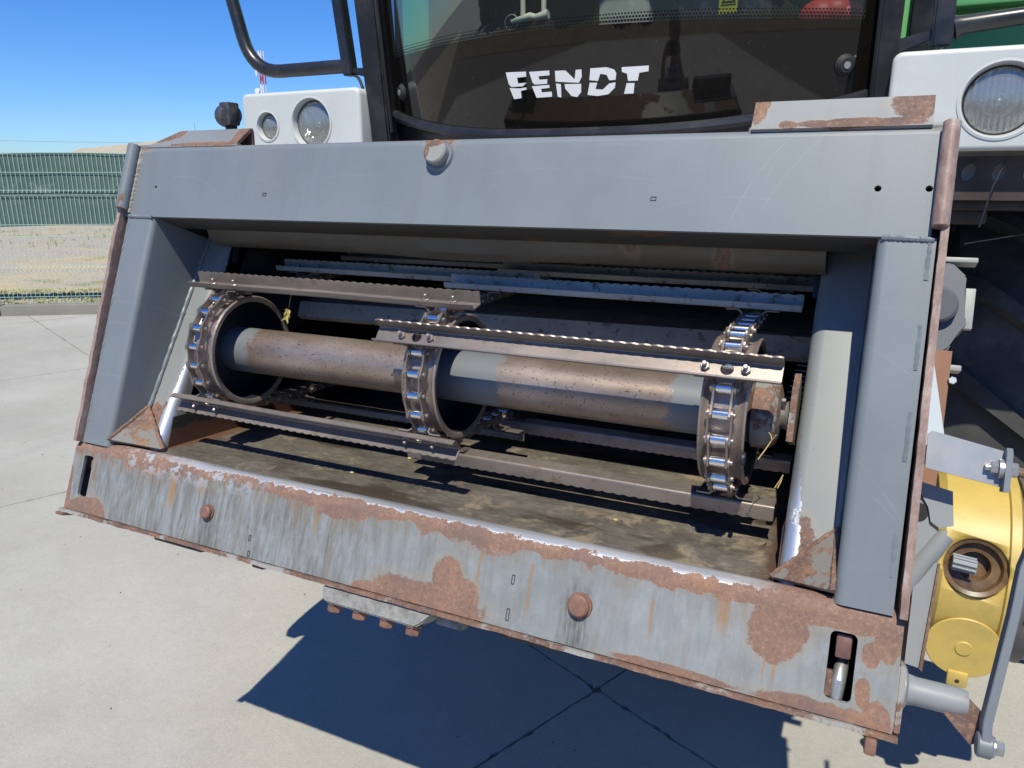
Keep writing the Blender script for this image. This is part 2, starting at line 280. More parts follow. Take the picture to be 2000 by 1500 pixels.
rnda = random.Random(21)
G = dict(
 paint=paint('grey_paint'),
 beam=paint('grey_paint_upper_beam', arcs=[(.075, .46, .158, .03, .19, .7), (.55, .2, .42, .42, .60, .4), (.95, .1, .53, .80, 1.0, .35), (1.0, -.4, 1.02, 1.05, 1.25, .35), (1.62, .45, .34, 1.28, 1.40, .6), (1.75, .38, .45, 1.31, 1.46, .5), (1.3, .2, .38, 1.15, 1.36, .4), (.72, .1, .47, .5, .68, .35), (1.08, .3, .33, 1.0, 1.22, .3), (1.9, .4, .60, 1.33, 1.45, .5), (.2, .05, .57, .25, .4, .3)], rust=[(-.09, .70, .05, .022), (.02, .712, .05, .018), (.735, .70, .035, .03), (1.52, .70, .11, .014), (1.30, .697, .06, .006), (.18, .70, .05, .012), (.45, .694, .5, .003)]),
 post=paint('grey_paint_post', flake=.245, arcs=[(1.2 + rnda.uniform(-.3, .2), rnda.uniform(-.3, .2), rnda.uniform(.3, .6), 1.5, 1.59, .45) for _ in range(5)]),
 panel=panel_paint( col=(.21, .225, .225), rust=[(1.44, .05, .035, .06), (1.47, .03, .035, .035), (.07, .05, .04, .075), (.02, .07, .02, .04), (1.415, .2, .01, .012)]),
 lower=mat_lower_beam(),
 cap=paint('rust_flaked_paint', col=(.21, .22, .225), rust=[(-.035, .73, .05, .025), (.195, .74, .018, .04), (.09, .697, .12, .006), (1.312, .73, .018, .03), (1.545, .73, .035, .03), (1.46, .697, .10, .008), (1.36, .697, .015, .008)]),
 rust=(lambda s: (s.bump(s.noise(60, 6, .7), .6, .0015), s.set(col=rust_col(s), rough=.8))[1])(NT('brown_rust')),
 flange=(lambda s: (s.bump(s.noise(150, 6, .7), .4, .0008), s.set(col=s.mix(s.step(s.noise(30, 7, .75, st=(1, 1, .4)), .40, .62), (.20, .125, .10), s.mix(s.step(s.noise(70, 5, .7, off=(3, 3, 3)), .5, .62), (.36, .255, .215), (.40, .35, .31))), rough=.5))[1])(NT('worn_flange_rust')),
 under=(lambda s: s.set(col=s.mix(s.step(s.noise(12, 7, .7, st=(.4, 1, 1)), .56, .60), (.045, .043, .04), (.12, .055, .035)), rough=.6))(NT('shade_dark_peeled_underside')),  # dark base stands in for shade under the beam; red-brown is rust peel
 rustplate=(lambda s: (s.bump(s.noise(60, 6, .7), .5, .0012), s.set(col=s.mix(s.step(s.noise(8, 7, .7), .52, .56), rust_col(s), (.30, .29, .27)), rough=.7))[1])(NT('rusty_flange')),
 gusset=(lambda s: (s.bump(s.noise(60, 6, .7), .5, .0015), s.set(col=s.mix(s.step(s.noise(16, 7, .7, off=(3, 0, 1)), .46, .49), rust_col(s), (.20, .19, .17)), rough=.7))[1])(NT('rusty_gusset')),
 slat=steel('worn_slat_steel', (.25, .215, .19), .36, .5, .35, .25, 14, .12), slatg=steel('grey_slat_steel', (.47, .475, .46), .6, .05, .1, .5, 14, .1), slatr=steel('rusty_slat_steel', (.62, .50, .42), .35, .4, .8),
 roller=steel('polished_roller', (.86, .86, .86), .16, 1.0, 0.), link=steel('chain_link_steel', (.30, .25, .22), .38, .65, .3), bolt=steel('slat_bolt_steel', (.42, .38, .36), .38, .7, .3),
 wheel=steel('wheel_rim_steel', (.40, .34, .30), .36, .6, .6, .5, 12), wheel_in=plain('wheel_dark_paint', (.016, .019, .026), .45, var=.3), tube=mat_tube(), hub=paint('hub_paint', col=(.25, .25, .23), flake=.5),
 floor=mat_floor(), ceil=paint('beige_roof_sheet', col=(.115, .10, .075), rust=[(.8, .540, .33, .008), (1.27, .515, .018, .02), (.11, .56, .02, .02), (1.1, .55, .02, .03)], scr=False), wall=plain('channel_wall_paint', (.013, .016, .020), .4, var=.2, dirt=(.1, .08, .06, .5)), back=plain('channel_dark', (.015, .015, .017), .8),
 wallfoot=(lambda s: s.set(col=s.mix(s.step(s.math('ADD', s.math('SUBTRACT', s.sep()[2], s.math('MULTIPLY', s.sep()[1], .32)), s.math('MULTIPLY', s.noise(25, 6), .04)), .030, .036), (.10, .05, .036), s.mix(s.step(s.noise(160, 3), .68, .72), (.035, .033, .030), (.3, .28, .25))), rough=.32))(NT('scuffed_wall_steel')), deck=steel('deck_sheet', (.55, .50, .42), .6, .0, .3, .0, 14, .25),
 weld=plain('painted_weld', (.165, .188, .205), .35, var=.2), boltrust=plain('rusted_bolt', (.22, .12, .085), .6, .2, .35, 30, bump=.3), zinc=steel('zinc_plated', (.50, .51, .49), .34, .75, .15),
 dullzinc=plain('dull_zinc', (.30, .31, .29), .5),
 white=plain('white_body_paint', (.58, .60, .575), .3, var=.05, sc=4, spec=.5, dirt=(.46, .45, .40, .5)), green=plain('green_body_paint', (.17, .50, .20), .3, var=.08, sc=2, dirt=(.2, .45, .25, .3)), black=plain('black_frame_paint', (.018, .019, .022), .3, var=.25, dirt=(.12, .11, .1, .3)), rubber=plain('black_rubber', (.02, .02, .02), .7),
 tyre=plain('dusty_tyre_rubber', (.05, .05, .05), .8, var=.3, sc=9, dirt=(.17, .16, .145, .6), bump=.4), plastic=plain('grey_plastic_box', (.10, .11, .125), .5, var=.05), yellow=plain('yellow_guard_plastic', (.53, .385, .10), .45, var=.08, sc=7, dirt=(.26, .20, .08, .6), bump=.1), darkh=plain('dark_hollow', (.03, .022, .014), .8, var=.5),
 oily=plain('oily_shaft_housing', (.12, .07, .03), .4, var=.6, sc=18), bar=paint('grey_lever_paint', col=(.16, .18, .20)), strut=paint('strut_paint', col=(.24, .255, .26), flake=.28), blade=plain('pale_blue_shield', (.5, .56, .6), .25, var=.04),
 latch=plain('brown_latch_block', (.17, .095, .08), .4, .1, .3, 30), brown=plain('brown_chassis', (.05, .035, .03), .7, var=.5), orange=plain('orange_rust_plate', (.24, .12, .075), .7, var=.15),
 glass=mat_glass('windscreen_glass', dots=True), sideglass=mat_glass('side_window_glass', (.42, .82, .88)), bglass=mat_black_glass(), letter=plain('white_vinyl', (.8, .8, .78), .5, var=.03), lens=mat_lens(), refl=mat_reflector(),
 cabdark=plain('cab_interior_dark', (.05, .055, .05), .8), cabgrey=plain('cab_console_grey', (.30, .32, .31), .6), red=plain('red_bundle', (.8, .05, .05), .45), cream=plain('cream_handle', (.62, .62, .52), .45), stick=plain('yellow_sticker', (.75, .62, .05), .5), ink=plain('black_ink', (.02, .02, .02), .5),
 bottle=mat_glass('clear_plastic_bottle', (.8, .8, .78)),
 conc=mat_concrete(), joint=plain('dark_joint_filler', (.17, .155, .13), .95), kerb=mat_concrete('kerb_concrete', .58), gravel=mat_gravel(),
 wire=plain('pale_green_wire', (.42, .58, .50), .45, var=.08), mast=plain('mast_red', (.5, .05, .06), .6), mastw=plain('mast_white', (.8, .8, .8), .6), cable=plain('cable_grey', (.2, .25, .3), .8),
 straw=plain('dry_straw', (.50, .38, .15), .8, var=.4, sc=3), grass=plain('yard_grass', (.30, .36, .10), .8, var=.6, sc=1.5, dirt=(.42, .36, .14, .8)), wheat=plain('wheat_ear', (.48, .40, .14), .7, var=.4, sc=80),
)
def mat_cloth():
    s = NT('green_screen_cloth'); a = s.noise(1.2, 6, .65, st=(1, 1, 2.4)); c = s.mix(s.step(a, .3, .7), (.060, .118, .10), (.105, .165, .14))
    x, y, z = s.sep(); d = s.math('MULTIPLY', s.step(s.noise(6, 7, .75, st=(1, 1, .8)), .5, .62), s.math('MULTIPLY', s.step(z, 1.36, 1.5), s.math('SUBTRACT', 1, s.step(z, 1.6, 1.76))))
    c = s.mix(s.math('MULTIPLY', d, .45), c, (.30, .36, .33)); s.bump(a, .4, .03)
    return s.set(col=c, rough=.7, spec=.4)
G['cloth'] = mat_cloth()
def mat_roof():
    s = NT('tan_corrugated_roof'); c = s.mix(s.step(s.noise(.5, 5), .3, .7), (.42, .36, .25), (.52, .46, .34)); return s.set(col=c, rough=.8)
G['roof'] = mat_roof()

# ------------------------------------------------------------------ mesh helpers
def BM(): return bmesh.new()
def box(b, x0, x1, y0, y1, z0, z1, bev=0., seg=2):
    vs = [b.verts.new(p) for p in ((x0, y0, z0), (x1, y0, z0), (x1, y1, z0), (x0, y1, z0), (x0, y0, z1), (x1, y0, z1), (x1, y1, z1), (x0, y1, z1))]
    fs = [b.faces.new([vs[i] for i in q]) for q in ((0, 3, 2, 1), (4, 5, 6, 7), (0, 1, 5, 4), (1, 2, 6, 5), (2, 3, 7, 6), (3, 0, 4, 7))]
    if bev:
        es = {e for f in fs for e in f.edges}; bmesh.ops.bevel(b, geom=list(es), offset=bev, segments=seg, affect='EDGES', profile=.5)
    return b
def hexa(b, pts, bev=0.):
    vs = [b.verts.new(p) for p in pts]
    fs = [b.faces.new([vs[i] for i in q]) for q in ((0, 3, 2, 1), (4, 5, 6, 7), (0, 1, 5, 4), (1, 2, 6, 5), (2, 3, 7, 6), (3, 0, 4, 7))]
    if bev:
        es = {e for f in fs for e in f.edges}; bmesh.ops.bevel(b, geom=list(es), offset=bev, segments=2, affect='EDGES')
    return b
def basis(d):
    d = Vector(d).normalized(); u = d.orthogonal().normalized(); return d, u, d.cross(u)
def cyl(b, p0, p1, r, n=20, r2=None, bev=0.):
    p0, p1 = Vector(p0), Vector(p1); d, u, v = basis(p1 - p0); r2 = r if r2 is None else r2
    rings = [(p0, r), (p1, r2)]
    if bev: L = (p1 - p0).length; rings = [(p0, r - bev), (p0 + d * bev, r), (p1 - d * bev, r2), (p1, r2 - bev)]
    R = [[b.verts.new(p + (u * cos(a) + v * sin(a)) * q) for a in [2 * pi * i / n for i in range(n)]] for p, q in rings]
    for A, B in zip(R, R[1:]):
        for i in range(n): b.faces.new((A[i], A[(i + 1) % n], B[(i + 1) % n], B[i]))
    b.faces.new(R[0][::-1]); b.faces.new(R[-1]); return b
def tube(b, pts, r, n=12, caps=True):
    pts = [Vector(p) for p in pts]; rs = r if isinstance(r, (list, tuple)) else [r] * len(pts)
    d0, u, v = basis(pts[1] - pts[0]); R = []
    for i, p in enumerate(pts):
        d = ((pts[min(i + 1, len(pts) - 1)] - pts[max(i - 1, 0)])).normalized(); u = (u - d * u.dot(d)).normalized(); v = d.cross(u)
        R.append([b.verts.new(p + (u * cos(2 * pi * k / n) + v * sin(2 * pi * k / n)) * rs[i]) for k in range(n)])
    for A, B in zip(R, R[1:]):
        for i in range(n): b.faces.new((A[i], A[(i + 1) % n], B[(i + 1) % n], B[i]))
    if caps: b.faces.new(R[0][::-1]); b.faces.new(R[-1])
    return b
def bez(p0, p1, p2, n=8): 
    p0, p1, p2 = map(Vector, (p0, p1, p2)); return [p0 * (1 - t) ** 2 + p1 * 2 * t * (1 - t) + p2 * t * t for t in [i / n for i in range(n + 1)]]
def prism(b, prof, x0, x1, axis='x'):
    """closed outline extruded; outline pairs are (y,z) for axis x, (x,z) for y, (x,y) for z"""
    P = {'x': lambda a, c, t: (t, a, c), 'y': lambda a, c, t: (a, t, c), 'z': lambda a, c, t: (a, c, t)}[axis]
    A = [b.verts.new(P(a, c, x0)) for a, c in prof]; B = [b.verts.new(P(a, c, x1)) for a, c in prof]; n = len(prof)
    for i in range(n): b.faces.new((A[i], A[(i + 1) % n], B[(i + 1) % n], B[i]))
    b.faces.new(A[::-1]); b.faces.new(B); return b
def thick(pl, t):
    """polyline -> closed outline with thickness t to its left"""
    P = [Vector(p) for p in pl]; off = []
    for i, p in enumerate(P):
        a = (P[i] - P[i - 1]).normalized() if i else (P[1] - P[0]).normalized(); c = (P[i + 1] - P[i]).normalized() if i < len(P) - 1 else a
        m = (a + c).normalized(); nn = Vector((-m.y, m.x)); k = 1 / max(.4, m.dot(a)); off.append(p + nn * t * k)
    return [tuple(p) for p in P] + [tuple(p) for p in off[::-1]]
def arc(cx, cy, r, a0, a1, n=8): return [(cx + r * cos(radians(a0 + (a1 - a0) * i / n)), cy + r * sin(radians(a0 + (a1 - a0) * i / n))) for i in range(n + 1)]
def rrect(x0, x1, y0, y1, r, n=4):
    return arc(x1 - r, y1 - r, r, 0, 90, n) + arc(x0 + r, y1 - r, r, 90, 180, n) + arc(x0 + r, y0 + r, r, 180, 270, n) + arc(x1 - r, y0 + r, r, 270, 360, n)
def plate(b, outer, holes, t0, t1, axis='y'):
    """flat sheet with real cut-outs, between t0 and t1 along axis"""
    P = {'x': lambda a, c, t: (t, a, c), 'y': lambda a, c, t: (a, t, c), 'z': lambda a, c, t: (a, c, t)}[axis]
    tb = bmesh.new(); es = []
    for lp in [outer] + holes:
        vs = [tb.verts.new(P(a, c, t0)) for a, c in lp]; es += [tb.edges.new((vs[i], vs[(i + 1) % len(vs)])) for i in range(len(vs))]
    bmesh.ops.triangle_fill(tb, use_beauty=True, use_dissolve=False, edges=es)
    ex = bmesh.ops.extrude_face_region(tb, geom=list(tb.faces)); off = Vector(P(0, 0, t1)) - Vector(P(0, 0, t0))
    bmesh.ops.translate(tb, verts=[g for g in ex['geom'] if isinstance(g, bmesh.types.BMVert)], vec=off)
    me = bpy.data.meshes.new('tmp'); tb.to_mesh(me); tb.free(); b.from_mesh(me); bpy.data.meshes.remove(me); return b
def lathe(b, prof, n=48, cy=0., cz=0., a0=0., a1=360., closed=True):
    """profile of (x, r) turned about the x axis through (cy, cz)"""
    full = abs(a1 - a0) >= 360; m = n if full else n + 1; R = []
    for i in range(m):
        a = radians(a0 + (a1 - a0) * i / n); R.append([b.verts.new((x, cy + r * cos(a), cz + r * sin(a))) for x, r in prof])
    k = len(prof)
    for i in range(n):
        A, B = R[i], R[(i + 1) % m]
        for j in range(k if closed else k - 1): b.faces.new((A[j], A[(j + 1) % k], B[(j + 1) % k], B[j]))
    return b
def hexnut(b, p, d, r, h):
    return cyl(b, p, Vector(p) + Vector(d).normalized() * h, r, 6, bev=r * .12)
def finish(b, name, ang=32):
    bmesh.ops.recalc_face_normals(b, faces=list(b.faces)); lim = radians(ang)
    for f in b.faces: f.smooth = True
    for e in b.edges:
        if len(e.link_faces) != 2 or e.calc_face_angle(0) > lim: e.smooth = False
    me = bpy.data.meshes.new(name); b.to_mesh(me); b.free(); return me
WM = {}
def put(name, b, mat, parent=None, M=Matrix(), label=None, cat=None, group=None, kind=None, ang=32):
    me = finish(b, name, ang) if isinstance(b, bmesh.types.BMesh) else b
    if mat is not None and not me.materials: me.materials.append(mat)
    o = bpy.data.objects.new(name, me); COL.objects.link(o)
    place(o, parent, M)
    for k, v in (('label', label), ('category', cat), ('group', group), ('kind', kind)):
        if v: o[k] = v
    return o
def place(o, parent, M):
    if parent is not None: o.parent = parent; o.matrix_basis = WM[parent.name].inverted() @ M
    else: o.matrix_basis = M
    WM[o.name] = M.copy()
def empty(name, loc, label, cat, group=None):
    o = bpy.data.objects.new(name, None); COL.objects.link(o); o.empty_display_size = .1; place(o, None, Matrix.Translation(loc))
    o['label'] = label; o['category'] = cat
    if group: o['group'] = group
    return o

# ------------------------------------------------------------------ frames: machine frame (x right, y back) and the tipped feeder frame
MM = Matrix.Translation((0, 0, 1.1))
FF = MM @ Matrix.Rotation(radians(-21.523), 4, 'X')

# ================================================================== SETTING
b = BM(); box(b, -700, 700, -700, 900, -.35, -.012); ground = put('ground', b, G['joint'], kind='structure')
ang = radians(-23); U = Vector((cos(ang), sin(ang), 0)); V = Vector((-sin(ang), cos(ang), 0)); C0 = Vector((.826, 1.046, 0))
random.seed(3)
for i in range(-5, 4):
    for j in range(-4, 4):
        b = BM(); g = .0025; a0, a1, c0, c1 = i * 3.09 + g, (i + 1) * 3.09 - g, j * 3.6 + g, (j + 1) * 3.6 - g
        ch = .016 if (i, j) in ((0, 0), (-1, 0), (0, -1), (-1, -1)) else .01
        # corners nibbled off, edges slightly broken
        loop = []
        for (p, q, r2, s2) in ((a0, c0, a1, c0), (a1, c0, a1, c1), (a1, c1, a0, c1), (a0, c1, a0, c0)):
            L = Vector((r2 - p, s2 - q)); n = 150 if -2 < i < 1 and -2 < j < 1 else 20; nn = Vector((-L.y, L.x)).normalized()
            for k in range(n):
                t = (k + .001) / n; d = L.length; e = min(t, 1 - t) * d
                jit = random.uniform(0, .003) + (random.uniform(.003, .009) if random.random() < .08 else 0); cut = max(0, ch - e) * .9
                v = Vector((p, q)) + L * t + nn * (jit + cut); loop.append((C0 + U * v.x + V * v.y)[:2])
        prism(b, loop, -.10, random.uniform(-.001, .001), 'z'); put('concrete_slab', b, G['conc'], ground, kind=None)
# kerb, gravel, fence share one line
K0 = Vector((-8.47, 4.71, 0)); KD = Vector((.84, .54, 0)).normalized(); KN = Vector((-KD.y, KD.x, 0))
KM = Matrix.Translation(K0) @ Matrix.Rotation(math.atan2(KD.y, KD.x), 4, 'Z')
kerb = None
for k in range(-4, 8):
    b = BM(); box(b, k * 2.0 + .006, k * 2.0 + 1.994, -.02, .16, -.3, .135 + random.uniform(-.008, .008), .012)
    o = put('kerb', b, G['kerb'], None, KM, kind='structure') if kerb is None else put('kerb_stone', b, G['kerb'], kerb, KM)
    kerb = kerb or o
b = BM(); box(b, -60, 90, .165, 90, -.3, .085)
put('gravel_ground', b, G['gravel'], None, KM, kind='structure')
def tufts(name, n, xr, yr, h, mat, label, cat, lean=.5, seed=1):
    rnd = random.Random(seed); b = BM()
    for _ in range(n):
        x, y = rnd.uniform(*xr), rnd.uniform(*yr)
        if rnd.random() > .5 + .8 * sin(x * 1.1 + 2.3 * sin(y * .6) + seed) * sin(y * .9 + 1.7 * sin(x * .5) + seed): continue
        for _k in range(4):
            a = rnd.uniform(0, 6.28); hh = h * rnd.uniform(.4, 1.1); dx, dy = cos(a) * hh * lean, sin(a) * hh * lean; wx, wy = -sin(a) * .006, cos(a) * .006
            bx, by = x + rnd.uniform(-.04, .04), y + rnd.uniform(-.04, .04)
            vs = [b.verts.new(q) for q in ((bx - wx, by - wy, .08), (bx + wx, by + wy, .08), (bx + dx * .5 + wx * .7, by + dy * .5 + wy * .7, .08 + hh * .6), (bx + dx, by + dy, .08 + hh))]
            b.faces.new(vs)
    put(name, b, mat, None, KM, label, cat, kind='stuff')
tufts('grass_strip', 1500, (-3, 5), (.35, 1.9), .05, G['grass'], 'low green weeds growing along the fence foot', 'grass', lean=1.7, seed=4)
tufts('straw_litter', 3200, (-4, 7), (.2, 1.8), .035, G['straw'], 'dry straw scattered behind the kerb', 'straw', lean=1.6, seed=5)
tufts('straw_swath', 2200, (-14, 14), (11, 19), .07, G['straw'], 'band of yellow straw far across the gravel', 'straw', lean=1.6, seed=6)
tufts('weed_patch', 500, (-14, 14), (9, 17), .16, G['grass'], 'green weeds among the straw on the far gravel', 'weeds', seed=8)

rnd = random.Random(12); b = BM()
for _ in range(420):
    x, y = rnd.uniform(-7, 2.6), rnd.uniform(.2, 6); a = rnd.uniform(0, 6.28); L_ = rnd.uniform(.0015, .0045) * (1 + .12 * max(0, y)); wd = L_ * rnd.uniform(.2, .5)
    u = Vector((cos(a), sin(a), 0)) * L_; v = Vector((-sin(a), cos(a), 0)) * wd; p = Vector((x, y, .0015)); vs = [b.verts.new(q) for q in (p - u - v, p + u - v, p + u + v, p - u + v, p + Vector((0, 0, .003)))]
    for q in ((0, 1, 4), (1, 2, 4), (2, 3, 4), (3, 0, 4)): b.faces.new([vs[k] for k in q])
put('chaff_litter', b, plain('chaff_bits', (.12, .10, .07), .9, var=.8, sc=4), None, Matrix(), 'tiny dark chaff and grit scattered over the concrete', 'chaff', kind='stuff')

fence = empty('mesh_fence', KM @ Vector((0, .28, .08)), 'green wire panel fence with dark green screening cloth on its upper half', 'fence')
FY = .30
def fence_panel(x0, x1):
    b = BM(); zs = [2.02, 1.78, 1.56, 1.50, 1.13, .98, .60, .54, .2]
    path = [(FY, .1), (FY, .54), (FY - .03, .57), (FY, .60), (FY, 1.50), (FY - .03, 1.53), (FY, 1.56), (FY, 2.07)]
    x = x0
    while x <= x1:
        for (p, q) in zip(path, path[1:]):
            d = .0023
            A = [b.verts.new(v) for v in ((x - d, p[0] - d, p[1]), (x + d, p[0] - d, p[1]), (x, p[0] + d, p[1]))]; B = [b.verts.new(v) for v in ((x - d, q[0] - d, q[1]), (x + d, q[0] - d, q[1]), (x, q[0] + d, q[1]))]
            for k in range(3): b.faces.new((A[k], A[(k + 1) % 3], B[(k + 1) % 3], B[k]))
        x += .055
    for z in zs: box(b, x0, x1, FY - .009, FY - .003, z - .003, z + .003)
    return b
for k in range(-3, 6):
    x0 = k * 2.5 - .35; put('wire_panel', fence_panel(x0, x0 + 2.46), G['wire'], fence, KM, kind='stuff')
    b = BM(); box(b, x0 - .06, x0 - .0, FY + .005, FY + .045, 0, 2.1, .004); put('post', b, G['wire'], fence, KM)
b = BM(); N = 260; rows = []
for i in range(N):
    x = -7 + i * .09; rows.append([b.verts.new((x, FY + .016 + .003 * sin(x * 5.3) + .002 * sin(x * 13 + z * 4), z + .02 * sin(x * 1.7) * (j in (0, 9)))) for j, z in enumerate([1.10 + q * .1 for q in range(10)])])
for A, B in zip(rows, rows[1:]):
    for j in range(9): b.faces.new((A[j], B[j], B[j + 1], A[j + 1]))
o = put('screen_cloth', b, G['cloth'], fence, KM); mo = o.modifiers.new('thickness', 'SOLIDIFY'); mo.thickness = .002

# far barn with a corrugated roof
barn = empty('barn', (-46, 44, 0), 'low far barn with tan corrugated roof rising behind the fence', 'barn')
b = BM(); A = Vector((-56.2, 40, 0)); Bv = Vector((-31, 40, 0)); nst = 60
for k in range(nst):
    x0 = -55.6 + k * .42
    zr0 = 4.15 + (x0 + 55) * .045; zr1 = zr0 + .42 * .045
    hexa(b, [(x0, 36, zr0 - 1.5), (x0 + .36, 36, zr1 - 1.5), (x0 + .36, 40, zr1 - .02), (x0, 40, zr0 - .02), (x0, 36, zr0 - 1.42), (x0 + .36, 36, zr1 - 1.42), (x0 + .36, 40, zr1 + .06), (x0, 40, zr0 + .06)])
put('roof', b, G['roof'], barn)
b = BM(); prism(b, [(36.3, 0), (36.3, 2.7), (40, 4.1), (44, 2.7), (44, 0)], -55.3, -31); put('wall', b, G['kerb'], barn)
mast = empty('antenna_mast', (-147, 160, 0), 'far red and white lattice antenna mast above the left lamp housing', 'mast')
for k in range(12):
    z0 = 2 + k * 2.7; b = BM()
    for (dx, dy) in ((-.45, -.45), (.45, -.45), (.45, .45), (-.45, .45)): box(b, -146.6 + dx - .11, -146.6 + dx + .11, 160 + dy - .11, 160 + dy + .11, z0, z0 + 2.7)
    tube(b, [(-147.1, 159.5, z0), (-146.1, 159.5, z0 + 2.7)], .1, 5); tube(b, [(-146.1, 159.5, z0), (-147.1, 159.5, z0 + 2.7)], .1, 5)
    put('lattice_section', b, G['mastw'] if k in (2, 5, 8, 11) else G['mast'], mast)
b = BM(); cyl(b, (-147.7, 159, 28.3), (-147.7, 159, 29.9), .28); cyl(b, (-147.9, 159.2, 24.6), (-147.9, 158.8, 24.6), .75); put('antenna_dish', b, G['mastw'], mast)
b = BM(); tube(b, [(-86.2, 80, 0), (-86.2, 80, 9.6)], [.06, .03], 6); put('pole', b, G['cable'], None, label='thin far pole standing against the pale horizon sky', cat='pole')
for nm, A, Bv, sag in (('a', (-95, 52, 6.4), (-30, 60, 5.6), .5), ('b', (-60, 70, 27.2), (10, 50, 17.5), 1.2), ('c', (-60, 70, 28.7), (10, 50, 18.6), 1.2)):
    b = BM(); pts = [Vector(A).lerp(Vector(Bv), t / 20) - Vector((0, 0, 4 * sag * (t / 20) * (1 - t / 20))) for t in range(21)]; tube(b, pts, .018, 5)
    put('power_line', b, G['cable'], None, label={'a': 'low overhead cable sagging above the fence top', 'b': 'lower of two faint cables crossing the sky beside the mirror frame', 'c': 'upper of two faint cables crossing the sky beside the mirror frame'}[nm], cat='cable')

# ================================================================== COMBINE
CB = empty('combine_harvester', (.7465, 1.8, 0), 'combine harvester seen at its open rusty feeder house, green body behind', 'combine harvester')
def F(name, b, mat, parent=None, label=None, ang=32): return put(name, b, mat, parent or CB, FF, label, ang=ang)
def Mm(name, b, mat, parent=None, label=None, ang=32): return put(name, b, mat, parent or CB, MM, label, ang=ang)
def circ(cx, cz, r, n=16): return [(cx + r * cos(2 * pi * i / n), cz + r * sin(2 * pi * i / n)) for i in range(n)]

# ---- upper beam
b = BM(); x0, x1 = -.1, 1.574
plate(b, [(x0, .522), (x1, .522), (x1, .678), (x0, .678)], [circ(-.011, .593, .0035, 8), circ(1.498, .595, .005, 10), circ(1.565, .595, .005, 10)], 0, .008)
prism(b, thick([(0, .678)] + arc(.016, .678, .016, 180, 90, 6)[1:] + [(.15, .694)], -.008), x0, x1)
upper = F('upper_beam', b, G['beam'])
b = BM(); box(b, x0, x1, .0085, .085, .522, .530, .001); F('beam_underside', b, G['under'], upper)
for (cx, cz) in ((.32, .577), (1.163, .576)):
    b = BM(); plate(b, rrect(cx - .005, cx + .005, cz - .0035, cz + .0035, .0005, 1), [rrect(cx - .0038, cx + .0038, cz - .0023, cz + .0023, .0005, 1)], -.0008, .0, 'y'); F('stamped_mark', b, G['ink'], upper)
b = BM(); box(b, x0 + .01, x1 - .01, .04, .05, .53, .68); F('inner_web', b, G['back'], upper)
b = BM(); cyl(b, (.737, .001, .655), (.737, -.006, .655), .031, 28, .028); F('weld_collar', b, G['weld'], upper)
b = BM(); cyl(b, (.737, -.004, .657), (.737, -.024, .657), .0235, 28, bev=.003); F('pin_head', b, paint('pin_head_paint', col=(.27, .27, .25), rust=[(.73, .675, .022, .01), (.72, .657, .006, .014)], scr=False), upper)

# ---- top catch plates (bent hooks)
for (xa, xb, lab) in ((-.065, .205, 'left catch plate, bent over like a hook'), (1.305, 1.56, 'right catch plate, long and flat with rusty ends')):
    left = xa < 0; b = BM(); h = .748 if left else .742
    pl = [(.002, .690), (.008, .700), (.036, h - .006), (.043, h), (.050, h - .006), (.066, .697)] if left else [(-.004, .690), (.0, .702), (.010, h), (.018, h + .004), (.030, h), (.040, .697)]
    prism(b, thick(pl, -.007), xa, xb)
    if left:
        for v in b.verts:
            if v.co.x < xa + .01 and v.co.z > .705: v.co.x += .045 * (v.co.z - .7) / .04
    F('catch_plate', b, G['cap'], label=lab)
    b = BM(); box(b, (-.098 if left else 1.30), (.21 if left else 1.592), .004, .09, .689, .6985, .003); F('backing_strip', b, G['cap'])

# ---- side posts, flanges, hinge bars
def post(xin, xout):
    s = 1 if xout > xin else -1; r = .014; b = BM()
    out = [(xout, .0), (xin + s * r, 0)] + [(xin + s * r - s * r * sin(t), r - r * cos(t)) for t in [radians(15 * k) for k in range(1, 7)]] + [(xin, .22), (xin + s * .006, .22), (xout, .22)]
    prism(b, out, -.012, .522, 'z'); return b
L = F('side_post', post(.0, -.082), G['post'], label='left side post with dark flared inner side'); R = F('side_post', post(1.506, 1.582), G['post'], label='right side post, fully sunlit')
for s, xp, xb in ((-1, -.104, -.094), (1, 1.586, 1.5835)):
    b = BM(); NZ = 70; Rr = []; rnd = random.Random(5 + s); jj = 0; tw = .010
    for k in range(NZ + 1):
        z = -.012 + (.69 + .012) * k / NZ; jj = jj * .6 + rnd.uniform(-.0005, .0005); x = xp + ((-.009 * min(1, z / .4) + .008) if s < 0 else .003 - .004 * min(1, z / .4)); yf = -.013 + jj * 1.4
        Rr.append([b.verts.new((x + jj, yf, z)), b.verts.new((x + tw + jj * .5, yf, z)), b.verts.new((x + tw, .16, z)), b.verts.new((x, .16, z))])
    for A, B in zip(Rr, Rr[1:]):
        for q in range(4): b.faces.new((A[q], A[(q + 1) % 4], B[(q + 1) % 4], B[q]))
    b.faces.new(Rr[0][::-1]); b.faces.new(Rr[-1]); F('side_flange', b, G['flange'], label='rusty flange plate on the %s edge of the mouth' % ('left' if s < 0 else 'right'), ang=50)
    b = BM(); r_ = .0145 if s < 0 else .0115; cyl(b, (xb, -.012, .534), (xb, -.012, .690), r_, 24, bev=.0015); F('guide_bar', b, G['flange'] if s > 0 else paint('bar_paint_worn', flake=.42), label='%s round guide bar at the top corner' % ('rust brown right' if s > 0 else 'grey left'))
